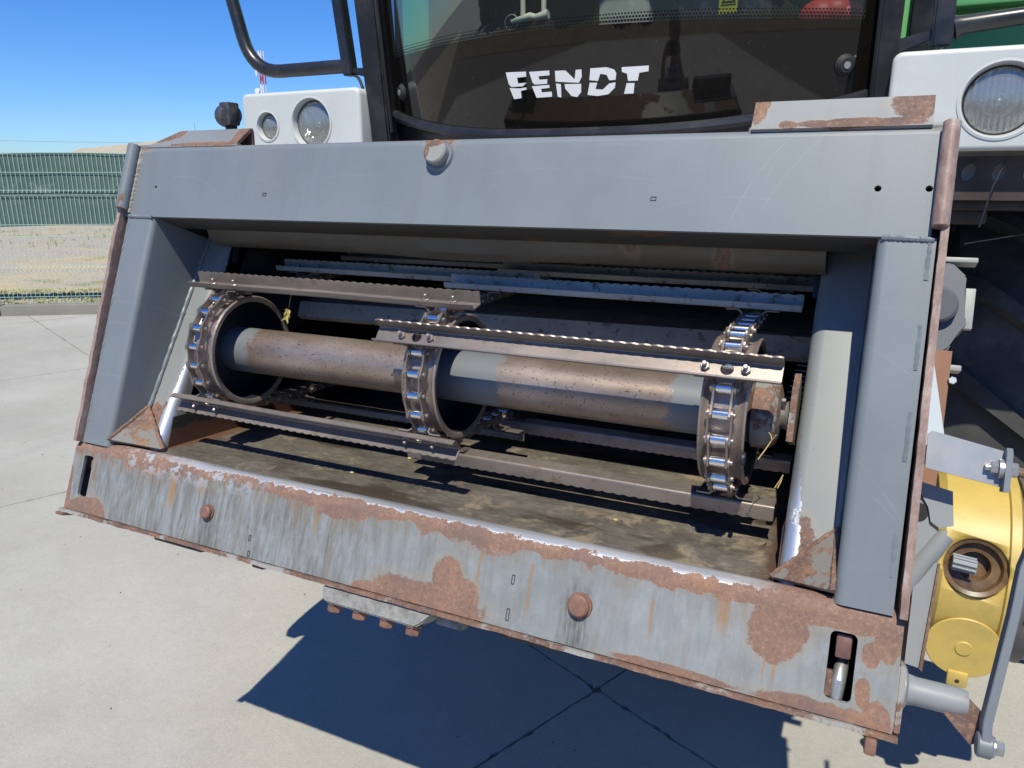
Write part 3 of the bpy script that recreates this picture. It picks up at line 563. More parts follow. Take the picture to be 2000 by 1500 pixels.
# painted weld beads
def bead(p0, p1, r, n=40, seed=1):
    rnd = random.Random(seed); b = BM(); p0, p1 = Vector(p0), Vector(p1)
    tube(b, [p0.lerp(p1, k / n) + Vector((rnd.uniform(-1, 1), rnd.uniform(-1, 1), rnd.uniform(-1, 1))) * r * .12 for k in range(n + 1)], [r * rnd.uniform(.82, 1.15) for k in range(n + 1)], 8); return b
F('weld_bead', bead((1.512, .0, .521), (1.578, .0, .519), .0045, 26), G['weld'], upper); F('weld_bead', bead((-.08, .0, .522), (-.004, .0, .521), .0045, 26), G['weld'], upper)
for k, (z0, z1) in enumerate(((.04, .10), (.2, .27), (.33, .395), (.46, .52))):
    F('weld_bead', bead((1.574, .0022, z0), (1.574, .0022, z1), .0038, 16, k), G['weld'], R); F('weld_bead', bead((-.079, .002, z0 - .02), (-.079, .002, z1), .0038, 16, k + 9), G['weld'], L)
F('weld_bead', bead((-.082, .001, .53), (-.082, .001, .685), .007, 40, 3), plain('dirty_weld', (.28, .26, .22), .6, var=.3, sc=60), upper)
def ypan(z): return .075 + .18 * z
F('weld_bead', bead((.003, ypan(.09) - .003, .09), (.003, ypan(.55) - .003, .55), .005, 60, 4), G['weld'], L)
F('weld_bead', bead((1.503, ypan(.04) - .003, .04), (1.503, ypan(.55) - .003, .55), .005, 60, 6), G['weld'], R)

# ---- inner panels with rolled edge running back into the channel walls
CX0, CX1 = .07, 1.424
for s, xo, xi in ((1, .0, CX0), (-1, 1.506, CX1)):
    b = BM(); r = .022; prev = None; zs = [-.04 + .7 * k / 14 for k in range(15)]
    for z in zs:
        y = ypan(z); pl = [(xo, y), (xi - s * r, y)] + [(xi - s * r + s * r * sin(radians(t)), y + r - r * cos(radians(t))) for t in (18, 36, 54, 72, 90)] + [(xi, y + .06)]
        row = [b.verts.new((p[0], p[1], z)) for p in pl]
        if prev:
            for A, B, C, D in zip(prev, prev[1:], row[1:], row): b.faces.new((A, B, C, D))
        prev = row
    o = F('front_panel', b, G['panel'], label='%s inner panel folded back into the feeder throat' % ('left' if s > 0 else 'right')); md = o.modifiers.new('thickness', 'SOLIDIFY'); md.thickness = .004; md.offset = -1 if s > 0 else 1
    b = BM(); t0, t1 = (xi - .006, xi + .0) if s > 0 else (xi, xi + .006)
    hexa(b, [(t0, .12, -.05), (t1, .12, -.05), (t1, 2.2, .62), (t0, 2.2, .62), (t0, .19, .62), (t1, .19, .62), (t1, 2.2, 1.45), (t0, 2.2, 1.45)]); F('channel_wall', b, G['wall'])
    b = BM(); u0, u1 = (xi + .0005, xi + .0025) if s > 0 else (xi - .0025, xi - .0005)
    hexa(b, [(u0, .10, -.01), (u1, .10, -.01), (u1, .62, .15), (u0, .62, .15), (u0, .10, .075), (u1, .10, .075), (u1, .62, .24), (u0, .62, .24)]); F('wear_strip', b, G['wallfoot'])
# gussets
for pts in (((-.0, .0, .002), (.002, .086, .086), (.09, .072, -.004)), ((1.506, .0, .002), (1.504, .086, .086), (1.418, .072, -.004))):
    b = BM(); A, B, C = map(Vector, pts); n = (B - A).cross(C - A).normalized()
    if n.y > 0: n = -n
    vs = [b.verts.new(p + n * h) for h in (0, .006) for p in (A, B, C)]
    for q in ((0, 1, 2), (3, 5, 4), (0, 3, 4, 1), (1, 4, 5, 2), (2, 5, 3, 0)): b.faces.new([vs[i] for i in q])
    g = F('corner_gusset', b, G['gusset']); F('weld_bead', bead(A + n * .005, B + n * .005, .0045, 20, 2), G['rust'], g); F('weld_bead', bead(B + n * .005, C + n * .005, .0045, 20, 3), G['rust'], g)

# ---- lower beam
b = BM(); plate(b, [(-.101, -.166), (1.597, -.166), (1.597, -.03), (-.101, -.03)], [rrect(-.066, -.036, -.132, -.040, .006), rrect(1.508, 1.543, -.142, -.048, .008)], 0, .007)
prism(b, thick([(0, -.03)] + arc(.026, -.03, .026, 180, 90, 9)[1:] + [(.05, -.006), (.075, -.014)], -.007), -.101, 1.597)
lower = F('lower_beam', b, G['lower'], label='rust eaten lower sill with bare worn lip')
for xa in (-.100, 1.589):
    b = BM(); box(b, xa, xa + .007, .008, .11, -.164, -.012); F('end_cap', b, G['rustplate'], lower)
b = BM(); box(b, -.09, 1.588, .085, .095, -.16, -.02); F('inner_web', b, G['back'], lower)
b = BM(); NX = 120; rnd = random.Random(2); rows = []
for k in range(NX + 1):
    x = -.108 + 1.712 * k / NX; y = -.008 + rnd.uniform(-.0012, .0012); dz = rnd.uniform(-.0008, .0008); rows.append([b.verts.new(p) for p in ((x, y, -.1745 + dz), (x, y, -.1675 + dz), (x, .11, -.1675), (x, .11, -.1745))])
for A, B in zip(rows, rows[1:]):
    for q in range(4): b.faces.new((A[q], A[(q + 1) % 4], B[(q + 1) % 4], B[q]))
b.faces.new(rows[0][::-1]); b.faces.new(rows[-1]); F('bottom_flange', b, G['rustplate'], lower, ang=50)
for (cx, cz, r) in ((.331, -.098, .0135), (1.141, -.100, .0175)):
    b = BM(); cyl(b, (cx, .001, cz), (cx, -.004, cz), r * 1.22, 24, r * 1.16); F('washer', b, G['boltrust'], lower); b = BM(); cyl(b, (cx, -.003, cz), (cx, -.014, cz), r, 24, bev=.003); F('rivet_head', b, G['boltrust'], lower)
for (cx, cz, hh) in ((.45, -.128, .006), (.454, -.158, .006), (1.02, -.085, .008), (1.02, -.143, .010)):
    b = BM(); plate(b, rrect(cx - .0028, cx + .0028, cz - hh, cz + hh, .0006, 1), [rrect(cx - .0017, cx + .0017, cz - hh + .0012, cz + hh - .0012, .0005, 1)], -.0008, .0, 'y'); F('stamped_mark', b, G['ink'], lower)
# latch hardware in the two slots
b = BM(); box(b, 1.516, 1.537, .010, .04, -.086, -.052, .003); F('latch_block', b, G['latch'], lower); b = BM(); tube(b, [(1.528, .045, -.086), (1.527, .03, -.1), (1.525, .018, -.118), (1.524, .018, -.145)], [.007, .0095, .010, .0085], 12); F('latch_hook', b, G['zinc'], lower)
b = BM(); box(b, -.058, -.040, .012, .04, -.068, -.046, .003); F('latch_block', b, G['latch'], lower)
b = BM(); tube(b, [(1.512, .014, -.105), (1.512, .014, -.14)], .005, 8); F('latch_spring', b, G['rust'], lower)
b = BM(); box(b, -.110, -.085, -.012, .03, -.182, -.1755, .002); F('foot_lug', b, G['boltrust'], lower); b = BM(); box(b, 1.565, 1.580, -.014, .02, -.198, -.1755, .003); F('foot_lug', b, G['boltrust'], lower)
b = BM(); hexa(b, [(1.597, .0, -.165), (1.606, .0, -.165), (1.606, .05, -.165), (1.597, .05, -.165), (1.597, .0, -.075), (1.606, .0, -.075), (1.606, .05, -.075), (1.597, .05, -.075)], .002); F('end_plate', b, G['rustplate'], lower)

# bracket with four bolts under the sill
b = BM(); prism(b, [(.645, -.1755), (.645, -.197), (.655, -.206), (.85, -.206), (.862, -.198), (.875, -.180), (.878, -.1755)], -.004, .050, 'y'); bmesh.ops.bevel(b, geom=list(b.edges), offset=.003, segments=2, affect='EDGES'); box(b, .878, .93, .02, .045, -.196, -.1755, .002)
br = F('bolt_bracket', b, plain('bracket_dirty_paint', (.27, .27, .25), .6, var=.25, sc=60, dirt=(.10, .085, .07, .85), bump=.3))
for cx in (.665, .722, .782, .838):
    b = BM(); cyl(b, (cx, .018, -.206), (cx, .018, -.2105), .0155, 20); F('washer', b, G['boltrust'], br); b = BM(); hexnut(b, (cx, .018, -.2105), (0, 0, -1), .0135, .014); F('bolt', b, G['boltrust'], br)
for (xa, xb) in ((.16, .30), (.44, .47), (1.0, 1.10)):
    b = BM(); box(b, xa, xb, .03, .06, -.190, -.1746, .003); F('lower_clip', b, G['black'], lower)

# ---- feeder throat: floor, roof nose, deck, back
def zfl(y): return -.03 + .32 * y
b = BM(); hexa(b, [(CX0 + .003, .045, zfl(.045) - .006), (CX1 - .004, .045, zfl(.045) - .006), (CX1 - .004, 2.2, zfl(2.2) - .006), (CX0 + .003, 2.2, zfl(2.2) - .006), (CX0 + .003, .045, zfl(.045)), (CX1 - .004, .045, zfl(.045)), (CX1 - .004, 2.2, zfl(2.2)), (CX0 + .003, 2.2, zfl(2.2))]); F('channel_floor', b, G['floor'])
b = BM(); rows = []; NX = 60
for k in range(NX + 1):
    x = CX0 - .01 + (CX1 - CX0 + .02) * k / NX; dent = -.010 * math.exp(-((x - .75) / .22) ** 2) + .004 * math.exp(-((x - 1.1) / .1) ** 2)
    pl = [(.086, .60), (.090, .560), (.100, .533 + dent * .5), (.118, .514 + dent), (.140, .506 + dent), (.165, .509), (.19, .518), (.5, .64), (1.0, .84), (2.2, 1.33)]
    rows.append([b.verts.new((x, p[0], p[1])) for p in pl])
for A, B in zip(rows, rows[1:]):
    for q in range(len(A) - 1): b.faces.new((A[q], A[q + 1], B[q + 1], B[q]))
o = F('roof_sheet', b, G['ceil']); md = o.modifiers.new('t', 'SOLIDIFY'); md.thickness = .004
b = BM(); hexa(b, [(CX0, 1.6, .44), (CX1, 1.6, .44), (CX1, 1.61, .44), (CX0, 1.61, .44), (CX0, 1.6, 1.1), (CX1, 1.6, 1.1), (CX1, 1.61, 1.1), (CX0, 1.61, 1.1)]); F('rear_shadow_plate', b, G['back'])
b = BM(); hexa(b, [(CX0 + .004, .45, .395), (CX1 - .004, .45, .405), (CX1 - .004, .47, .40), (CX0 + .004, .47, .39), (CX0 + .004, .45, .437), (CX1 - .004, .45, .45), (CX1 - .004, .9, .62), (CX0 + .004, .9, .62)]); F('chain_deck', b, G['deck'])
# outer skin of the feeder house: roof top and flanks
b = BM(); hexa(b, [(-.02, .15, .66), (1.53, .15, .66), (1.53, 2.3, 1.42), (-.02, 2.3, 1.42), (-.02, .15, .668), (1.53, .15, .668), (1.53, 2.3, 1.43), (-.02, 2.3, 1.43)]); F('feeder_top', b, steel('dirty_feeder_top', (.26, .27, .27), .5, .2, .4, 0, 5, .3))
for xa, xb in ((-.03, -.021), (1.531, 1.54)):
    b = BM(); hexa(b, [(xa, .16, -.13), (xb, .16, -.13), (xb, 2.2, .53), (xa, 2.2, .53), (xa, .16, .66), (xb, .16, .66), (xb, 2.3, 1.42), (xa, 2.3, 1.42)]); F('feeder_flank', b, G['paint'])
b = BM(); hexa(b, [(-.02, .10, -.16), (1.53, .10, -.16), (1.53, 2.2, .50), (-.02, 2.2, .50), (-.02, .10, -.15), (1.53, .10, -.15), (1.53, 2.2, .51), (-.02, 2.2, .51)]); F('feeder_belly', b, G['paint'])
# louvre comb by the right wall
b = BM()
for k in range(13): 
    z = .27 + k * .0125; box(b, 1.380 + k * .0012, 1.418, .30 + k * .012, .302 + k * .012, z, z + .0022)
F('louvre_comb', b, G['slatg'])

for xa, xb in ((-.001, .078), (1.416, 1.507)):
    b = BM(); box(b, xa, xb, .185, .195, .47, .685); F('header_filler', b, G['wall'])
for xa, xb in ((-.080, -.0015), (1.5075, 1.580)):
    b = BM(); box(b, xa, xb, .090, .218, .5225, .665); F('corner_block', b, G['wall'])
# ---- shaft, wheels
YC, ZC, RR = .15, .257, .1354
b = BM(); cyl(b, (CX0 + .004, YC, ZC), (1.345, YC, ZC), .052, 48); shaft = F('drive_shaft', b, G['tube'])
b = BM(); lathe(b, [(1.345, .050), (1.352, .060), (1.378, .060), (1.390, .050), (1.394, .036), (1.394, 0.001), (1.345, .001)], 32, YC, ZC, closed=True); F('shaft_hub', b, G['hub'], shaft)
b = BM(); lathe(b, [(1.39, .027), (1.399, .022), (1.407, .027), (1.41, .001), (1.39, .001)], 24, YC, ZC); tube(b, [(1.398, YC - .02, ZC + .01), (1.398, YC - .038, ZC + .022)], .0035, 8); F('shaft_neck', b, G['bolt'], shaft)
b = BM(); prism(b, [(YC - .045, ZC - .045), (YC + .05, ZC - .045), (YC + .05, ZC + .04), (YC - .02, ZC + .07), (YC - .045, ZC + .04)], 1.409, 1.419); F('bearing_plate', b, G['hub'], shaft)
b = BM(); cyl(b, (CX0 + .003, YC, ZC), (CX0 + .03, YC, ZC), .085, 32, bev=.004); b.free()
def wheel(xc):
    b = BM(); lathe(b, [(xc - .035, .118), (xc - .036, .124), (xc - .032, .1265), (xc - .028, .122), (xc - .020, .1175), (xc + .022, .1175), (xc + .030, .122), (xc + .034, .1265), (xc + .037, .124), (xc + .037, .118), (xc + .034, .113), (xc - .03, .112)], 72, YC, ZC)
    o = F('chain_wheel', b, G['wheel'], label='chain wheel with rolled rims'); 
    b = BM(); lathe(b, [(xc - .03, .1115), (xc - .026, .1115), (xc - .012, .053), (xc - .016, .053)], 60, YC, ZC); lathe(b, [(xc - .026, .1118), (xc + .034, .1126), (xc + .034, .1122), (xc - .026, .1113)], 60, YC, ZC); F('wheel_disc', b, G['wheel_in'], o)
    return o
CHX = (.190, .753, 1.3156); wh = [wheel(x) for x in CHX]
b = BM(); cyl(b, (1.352, YC - .105, ZC - .085), (1.358, YC - .105, ZC - .085), .011, 16, bev=.001); F('rim_plug', b, G['wheel_in'], wh[2])

# ---- chains
ATOP = 68.; ABOT = -108.
S_TOP = (ATOP - 18) * pi / 180 * RR; S_BOT = (ABOT - 18) * pi / 180 * RR
def path(s):
    """position, outward normal angle along the chain loop; s = 0 where the front slat sits"""
    if s > S_TOP:
        a = radians(ATOP); p = Vector((YC - RR * cos(a), ZC + RR * sin(a))); return p + Vector((sin(a), cos(a))) * (s - S_TOP), a
    if s < S_BOT:
        a = radians(ABOT); p = Vector((YC - RR * cos(a), ZC + RR * sin(a))); return p + Vector((sin(a), cos(a))) * (s - S_BOT), a
    a = radians(18) + s / RR; return Vector((YC - RR * cos(a), ZC + RR * sin(a))), a
def frame(x, s, flip=1):
    """local axes: x along the shaft, y along travel (+s), z outward"""
    p, a = path(s); t = Vector((0, sin(a), cos(a))) * flip; n = Vector((0, -cos(a), sin(a))); xx = t.cross(n)
    m = Matrix(((xx.x, t.x, n.x, x), (xx.y, t.y, n.y, p.x), (xx.z, t.z, n.z, p.y), (0, 0, 0, 1))); return m
PITCH = .0414
b = BM(); cyl(b, (-.0125, 0, 0), (.0125, 0, 0), .0087, 18, bev=.0008); me_roller = finish(b, 'roller'); me_roller.materials.append(G['roller'])
b = BM(); cyl(b, (-.0235, 0, 0), (.0235, 0, 0), .0042, 12, bev=.001); me_pin = finish(b, 'pin'); me_pin.materials.append(G['bolt'])
def link_mesh(off):
    b = BM(); r = .0105; h = PITCH / 2
    out = arc(h, 0, r, -70, 70, 6) + [(.006, .0072), (-.006, .0072)] + arc(-h, 0, r, 110, 250, 6) + [(-.006, -.0072), (.006, -.0072)]
    prism(b, out, off, off + .0032)
    m = finish(b, 'link'); m.materials.append(G['link']); return m
me_in, me_out = (link_mesh(.0128), link_mesh(-.016)), (link_mesh(.0164), link_mesh(-.0196))
me_tab = []
for s in (-1, 1):
    b = BM(); prism(b, [(s * .0166, -.004), (s * .0198, -.004), (s * .0205, .010), (s * .026, .0142), (s * .047, .0142), (s * .047, .0168), (s * .024, .0168), (s * .0175, .011)], -.016, .016, 'y')
    mt = finish(b, 'attachment'); mt.materials.append(G['link']); me_tab.append(mt)
chains = []
for ci, (xc, ph) in enumerate(zip(CHX, (44.5, 44.5, 95.8))):
    e = bpy.data.objects.new('feeder_chain', None); COL.objects.link(e); e.empty_display_size = .05; place(e, CB, FF @ Matrix.Translation((xc, YC, ZC))); chains.append(e)
    e['label'] = ('left feeder chain beside the wall', 'middle feeder chain around its wheel', 'right feeder chain with bright rollers')[ci]
    s0 = (ph - 18) * pi / 180 * RR; k0 = int((s0 - 1.0) / PITCH); 
    for k in range(-22, 27):
        s = s0 - k * PITCH
        if s > .95 or s < -.95: continue
        M1 = FF @ frame(xc, s); put('roller', me_roller, None, e, M1); put('pin', me_pin, None, e, M1)
        for ml in (me_in if k % 2 else me_out): put('link', ml, None, e, FF @ frame(xc, s - PITCH / 2))

# ---- slats
def slat_mesh(L, amp, seed):
    b = BM(); rnd = random.Random(seed); n = int(L / .0033)
    bend = lambda x: amp * (sin(x * 4.1 + seed) * .6 + sin(x * 9.3 + seed * 2) * .25)
    def sweep(pr, wavy):
        rows = []
        for k in range(n + 1):
            x = L * k / n; t = bend(x); rows.append([b.verts.new((x, y + t * .6, z + t + (w * (.0026 * abs(sin(pi * x / .0205)) - .0016) if wavy else 0))) for (y, z, w) in pr])
        for A, B in zip(rows, rows[1:]):
            for q in range(len(A)): b.faces.new((A[q], A[(q + 1) % len(A)], B[(q + 1) % len(A)], B[q]))
        b.faces.new(rows[0][::-1]); b.faces.new(rows[-1])
    Z0 = .0172
    ser = thick([(.0125, Z0)] + arc(.0125, Z0 + .005, .005, -90, 0, 4)[1:] + [(.0182, Z0 + .027)], .0028)
    sweep([(y, z, 1 if z > Z0 + .018 else 0) for y, z in ser], True)
    lip = thick([(-.0195, Z0 + .013)] + arc(-.0125, Z0 + .005, .005, 180, 270, 4) , .0028)
    sweep([(y, z, 0) for y, z in lip], False)
    # base web with two round holes midway between bolt pairs
    outer = [(L * k / 40, -.0125) for k in range(41)] + [(L * (40 - k) / 40, .0125) for k in range(41)]
    holes = [circ(h, 0, .0105, 16) for h in ((.088, .653) if seed % 2 else (.090, .651))]
    nb = len(b.verts); plate(b, outer, holes, Z0, Z0 + .0028, 'z'); b.verts.ensure_lookup_table()
    for v in list(b.verts)[nb:]: t = bend(v.co.x); v.co.y += t * .6; v.co.z += t
    return finish(b, 'slat', 40)
LS = .735
meshes = {}
b = BM(); hexnut(b, (0, 0, .0198), (0, 0, 1), .0075, .007); cyl(b, (0, 0, .0265), (0, 0, .0365), .0038, 10, bev=.001); me_bolt = finish(b, 'bolt'); me_bolt.materials.append(G['bolt'])
def slat(side, s, mat, flip=1, amp=.0012, seed=1, label=None, tilt=0.):
    x0 = .10 if side == 'L' else .665; key = (mat.name, seed, amp)
    if key not in meshes: m = slat_mesh(LS, amp, seed); m.materials.append(mat); meshes[key] = m
    fr = frame(0, s, flip) @ Matrix.Translation((0, 0, .017)) @ Matrix.Rotation(radians(tilt), 4, 'X') @ Matrix.Translation((0, 0, -.017)); M1 = FF @ (Matrix.Translation((x0, 0, 0)) @ fr if flip == 1 and fr[0][0] > 0 else Matrix.Translation((x0 + LS, 0, 0)) @ fr)
    o = put('slat', meshes[key], None, CB, M1, label)
    d = 1 if fr[0][0] > 0 else -1
    for h in (CHX[0], CHX[1]) if side == 'L' else (CHX[1], CHX[2]):
        lx = (h - x0) if d > 0 else (x0 + LS - h)
        for q in (-.031, .031): put('bolt', me_bolt, None, o, M1 @ Matrix.Translation((lx + q, 0, 0)))
        for mt in me_tab: put('attachment', mt, None, o, M1 @ Matrix.Translation((lx, 0, 0)) @ Matrix.Translation((0, 0, .017)) @ Matrix.Rotation(radians(-tilt), 4, 'X') @ Matrix.Translation((0, 0, -.017)))
    return o
TILT2 = 14; P7 = 7 * PITCH; RA = pi / 180 * RR
slat('R', 0, G['slat'], 1, .0012, 1, 'front slat across the shaft, brown with a bright toothed edge')
slat('R', P7 - .02, G['slatg'], 1, .0012, 1, 'grey slat on the upper run, right half, nearest the shaft'); slat('R', 2 * P7 - .045, G['slatg'], 1, .001, 1, 'second grey slat back on the upper run, right half'); slat('R', 3 * P7 - .065, G['slatg'], 1, .001, 1, 'deepest slat on the upper run, right half')
slat('R', -P7, G['slat'], 1, .0015, 1, 'slat hanging under the right wheel', tilt=TILT2); slat('R', -2 * P7, G['slatr'], 1, .001, 1, 'rust edged slat on the lower run behind the right wheel', tilt=TILT2 * .8)
sL = (56 - 18) * RA
slat('L', sL, G['slat'], 1, .0022, 2, 'slat on top of the left and middle wheels'); slat('L', sL + P7 - .01, G['slatg'], 1, .0012, 2, 'grey slat on the upper run, left half'); slat('L', sL + 2 * P7 - .03, G['slatg'], 1, .001, 2, 'deeper grey slat on the upper run, left half'); slat('L', sL + 3 * P7 - .05, G['slatg'], 1, .001, 2)
slat('L', (-62 - 18) * RA, G['slat'], -1, .0028, 2, 'slat under the left and middle wheels, teeth downwards'); slat('L', (-62 - 18) * RA - P7, G['slat'], -1, .001, 2)

# ---- windscreen and cab
XC = .7465
def ws(x, z, off=0.): return (x, .90 + .48 * (x - XC) ** 2 - .16 * (z - .85) - off, z)
def zbot(x): u = abs(x - XC) / .70; return .700 + .085 * u ** 2.6
def grid(z0f, z1f, xa, xb, nx=60, nz=8, off=0.):
    b = BM(); rows = []
    for i in range(nx + 1):
        x = xa + (xb - xa) * i / nx; rows.append([b.verts.new(ws(x, z0f(x) + (z1f(x) - z0f(x)) * j / nz, off)) for j in range(nz + 1)])
    for A, B in zip(rows, rows[1:]):
        for j in range(nz): b.faces.new((A[j], B[j], B[j + 1], A[j + 1]))
    return b
WSH = Mm('black_lower_screen', grid(zbot, lambda x: .942, .036, 1.457), G['bglass'], label='black lower band of the windscreen'); md = WSH.modifiers.new('t', 'SOLIDIFY'); md.thickness = .005; md.offset = 1
GL = Mm('windscreen', grid(lambda x: .9425, lambda x: 1.9, .066, 1.425, 60, 20), G['glass'])
for xa, xb in ((.036, .066), (1.425, 1.457)): Mm('screen_border', grid(lambda x: .9425, lambda x: 1.9, xa, xb, 4, 20), G['bglass'], GL)
LET = {
'F' : [[(0.5513, 0.8494), (0.6154, 0.8469), (0.6157, 0.8346), (0.5862, 0.834), (0.5886, 0.8196), (0.6158, 0.8196), (0.6028, 0.8116), (0.567, 0.8121), (0.5588, 0.8198)], [(0.5609, 0.8098), (0.5928, 0.8069), (0.6127, 0.8083), (0.6146, 0.8029), (0.5963, 0.8004), (0.5972, 0.7824), (0.5733, 0.781)]],
'E' : [[(0.6253, 0.8454), (0.6853, 0.8448), (0.6858, 0.8336), (0.6528, 0.8331), (0.655, 0.8242), (0.679, 0.8245), (0.6773, 0.8133), (0.6408, 0.8137), (0.6345, 0.8185)], [(0.6318, 0.8098), (0.6835, 0.8103), (0.6842, 0.8033), (0.6591, 0.8021), (0.6602, 0.7932), (0.6899, 0.7934), (0.6904, 0.7811), (0.6442, 0.7807)]] ,
'N' : [[(0.7018, 0.843), (0.7312, 0.8421), (0.7562, 0.8194), (0.76, 0.8421), (0.7756, 0.8421), (0.776, 0.8252), (0.7678, 0.8112), (0.7451, 0.8131), (0.7026, 0.8171)], [(0.7034, 0.8127), (0.7172, 0.8103), (0.7172, 0.7781), (0.707, 0.7803)], [(0.7278, 0.8097), (0.7735, 0.8083), (0.7729, 0.7882), (0.7617, 0.777), (0.7463, 0.7802), (0.7294, 0.7988)]] ,
'D' : [[(0.7997, 0.8434), (0.8419, 0.8439), (0.8611, 0.838), (0.8665, 0.8286), (0.8645, 0.8137), (0.8484, 0.8135), (0.8416, 0.8264), (0.8253, 0.8296), (0.8189, 0.8131), (0.7961, 0.8158)], [(0.7969, 0.8098), (0.8169, 0.8089), (0.8118, 0.7938), (0.8316, 0.7922), (0.8482, 0.8059), (0.8644, 0.8078), (0.8624, 0.7953), (0.8455, 0.7806), (0.8171, 0.7774), (0.7903, 0.781)]] ,
'T' : [[(0.8803, 0.8422), (0.9472, 0.8437), (0.9468, 0.8306), (0.924, 0.8281), (0.9204, 0.81), (0.8963, 0.81), (0.8937, 0.8267), (0.8811, 0.8314)], [(0.8926, 0.8051), (0.9124, 0.8044), (0.9097, 0.7802), (0.8861, 0.7801)]] ,
}
for ch, polys in LET.items():
    b = BM()
    for pl in polys:
        A = [b.verts.new(ws(x, z, .001)) for x, z in pl]; B = [b.verts.new(ws(x, z, .003)) for x, z in pl]; n = len(pl)
        for i in range(n): b.faces.new((A[i], A[(i + 1) % n], B[(i + 1) % n], B[i]))
        b.faces.new(A[::-1]); f = b.faces.new(B)
    b.normal_update()
    bmesh.ops.triangulate(b, faces=[f for f in b.faces if len(f.verts) > 4]); Mm('letter', b, G['letter'], WSH)
for (kx, kz) in ((.095, .839), (1.391, .841)):
    p = Vector(ws(kx, kz)); n = Vector((.96 * (kx - XC), -1, -.16)).normalized(); b = BM(); cyl(b, p, p + n * .012, .026, 28, .019, .002); k = Mm('screen_knob', b, G['rubber'], WSH)
    b = BM(); cyl(b, p + n * .0115, p + n * .014, .0085, 16); Mm('knob_screw', b, G['zinc'], k)
b = BM(); tube(b, [ws(.036 + 1.42 * k / 50, zbot(.036 + 1.42 * k / 50) - .014, .004) for k in range(51)], .017, 10); Mm('lower_cab_rail', b, G['black'])
b = grid(lambda x: .45, lambda x: zbot(x) - .02, .03, 1.46, 40, 4, -.02); Mm('cab_front_apron', b, G['black'])
for xa, xb, s in ((-.030, .034, -1), (1.459, 1.508, 1)):
    for (a, c, m, nm) in (((xa, xb - .022 if s < 0 else xb), None, G['black'], 'cab_pillar'),):
        b = BM(); hexa(b, [(xa, 1.14, .40), (xb, 1.14, .40), (xb, 1.24, .40), (xa, 1.24, .40), (xa - (.035 if s < 0 else 0), .96, 1.95), (xb, .96, 1.95), (xb, 1.06, 1.95), (xa - (.035 if s < 0 else 0), 1.06, 1.95)], .006); Mm('cab_pillar', b, m)
for xs in (.030, 1.462):
    b = BM(); tube(b, [(xs, 1.125, .72), (xs, 1.085, 1.0), (xs, .95, 1.9)], .009, 8); Mm('screen_seal', b, G['rubber'])
b = BM(); box(b, -.11, -.062, 1.17, 1.21, 1.055, 1.16, .006); Mm('marker_lamp', b, G['plastic']); 
# cab tub
b = BM(); box(b, 0, 1.49, 1.28, 2.45, .70, .72); cf = Mm('cab_floor', b, G['cabdark'])
b = BM(); plate(b, [(0, .72), (1.49, .72), (1.49, 2.1), (0, 2.1)], [[(.25, 1.15), (1.25, 1.15), (1.25, 1.95), (.25, 1.95)]], 2.45, 2.47); Mm('cab_rear_wall', b, G['cabdark'])
b = BM(); box(b, -.05, 1.54, .85, 2.5, 2.1, 2.18, .02); Mm('cab_roof', b, G['white'])
for xa in (-.012, 1.494):
    b = BM(); box(b, xa, xa + .006, 1.265, 1.465, .965, 2.055); Mm('side_window', b, G['sideglass'])
    b = BM(); plate(b, [(1.24, .5), (2.46, .5), (2.46, 2.1), (1.24, 2.1)], [rrect(1.27, 1.46, .97, 2.05, .03)], xa - .004, xa + .010, 'x'); Mm('door_frame', b, G['black'])
b = BM(); box(b, .82, 1.2, 1.30, 1.38, .93, .965, .012); box(b, 1.08, 1.22, 1.26, 1.40, .93, .99, .03); Mm('dashboard', b, G['cabgrey'])
b = BM(); box(b, .62, .80, 1.44, 1.52, .72, 1.3, .03); box(b, .78, 1.1, 1.75, 2.2, .8, 1.9, .08); Mm('driver_seat', b, G['cabgrey'])
b = BM(); tube(b, [(.445, 1.26, 1.2), (.445, 1.26, 1.058)], .008); tube(b, [(.515, 1.26, 1.2), (.515, 1.26, 1.058)], .008); tube(b, [(.405, 1.26, 1.046), (.47, 1.26, 1.056), (.487, 1.26, 1.052)], [.006, .0125, .010]); tube(b, [(.487, 1.26, 1.052), (.53, 1.26, 1.058)], [.009, .014]); hd = Mm('hanging_handle', b, G['cream'])
b = BM(); tube(b, [(.405 + .022 * cos(a), 1.26, 1.045 + .022 * sin(a)) for a in [2 * pi * k / 24 for k in range(25)]], .0018, 6); Mm('key_ring', b, G['zinc'], hd)
b = BM(); box(b, 1.045, 1.095, 1.252, 1.254, 1.012, 1.085); st = Mm('warning_sticker', b, G['stick'])
b = BM(); plate(b, [(1.052, 1.040), (1.090, 1.040), (1.071, 1.076)], [[(1.058, 1.0435), (1.084, 1.0435), (1.071, 1.069)]], 1.2505, 1.2517); box(b, 1.0697, 1.0723, 1.2505, 1.2517, 1.052, 1.064); box(b, 1.0697, 1.0723, 1.2505, 1.2517, 1.047, 1.0495); box(b, 1.05, 1.091, 1.2505, 1.2517, 1.0335, 1.0355); Mm('warning_triangle', b, G['ink'], st)
b = BM()
for (cx, cz, r) in ((1.31, .985, .055), (1.345, .99, .05), (1.375, .98, .045)): bmesh.ops.create_icosphere(b, subdivisions=3, radius=r, matrix=Matrix.Translation((cx, 1.26, cz)) @ Matrix.Diagonal((1, .7, .8, 1)))
Mm('red_bundle', b, G['red'])
b = BM(); lathe(b, [(0, .001), (0, .04), (.10, .04), (.13, .025), (.16, .012), (.18, .012), (.18, .001)], 24); bmesh.ops.rotate(b, verts=b.verts, matrix=Matrix.Rotation(radians(-90), 3, 'Y')); bmesh.ops.translate(b, verts=b.verts, vec=(1.15, 1.24, .955)); Mm('plastic_bottle', b, G['bottle'])

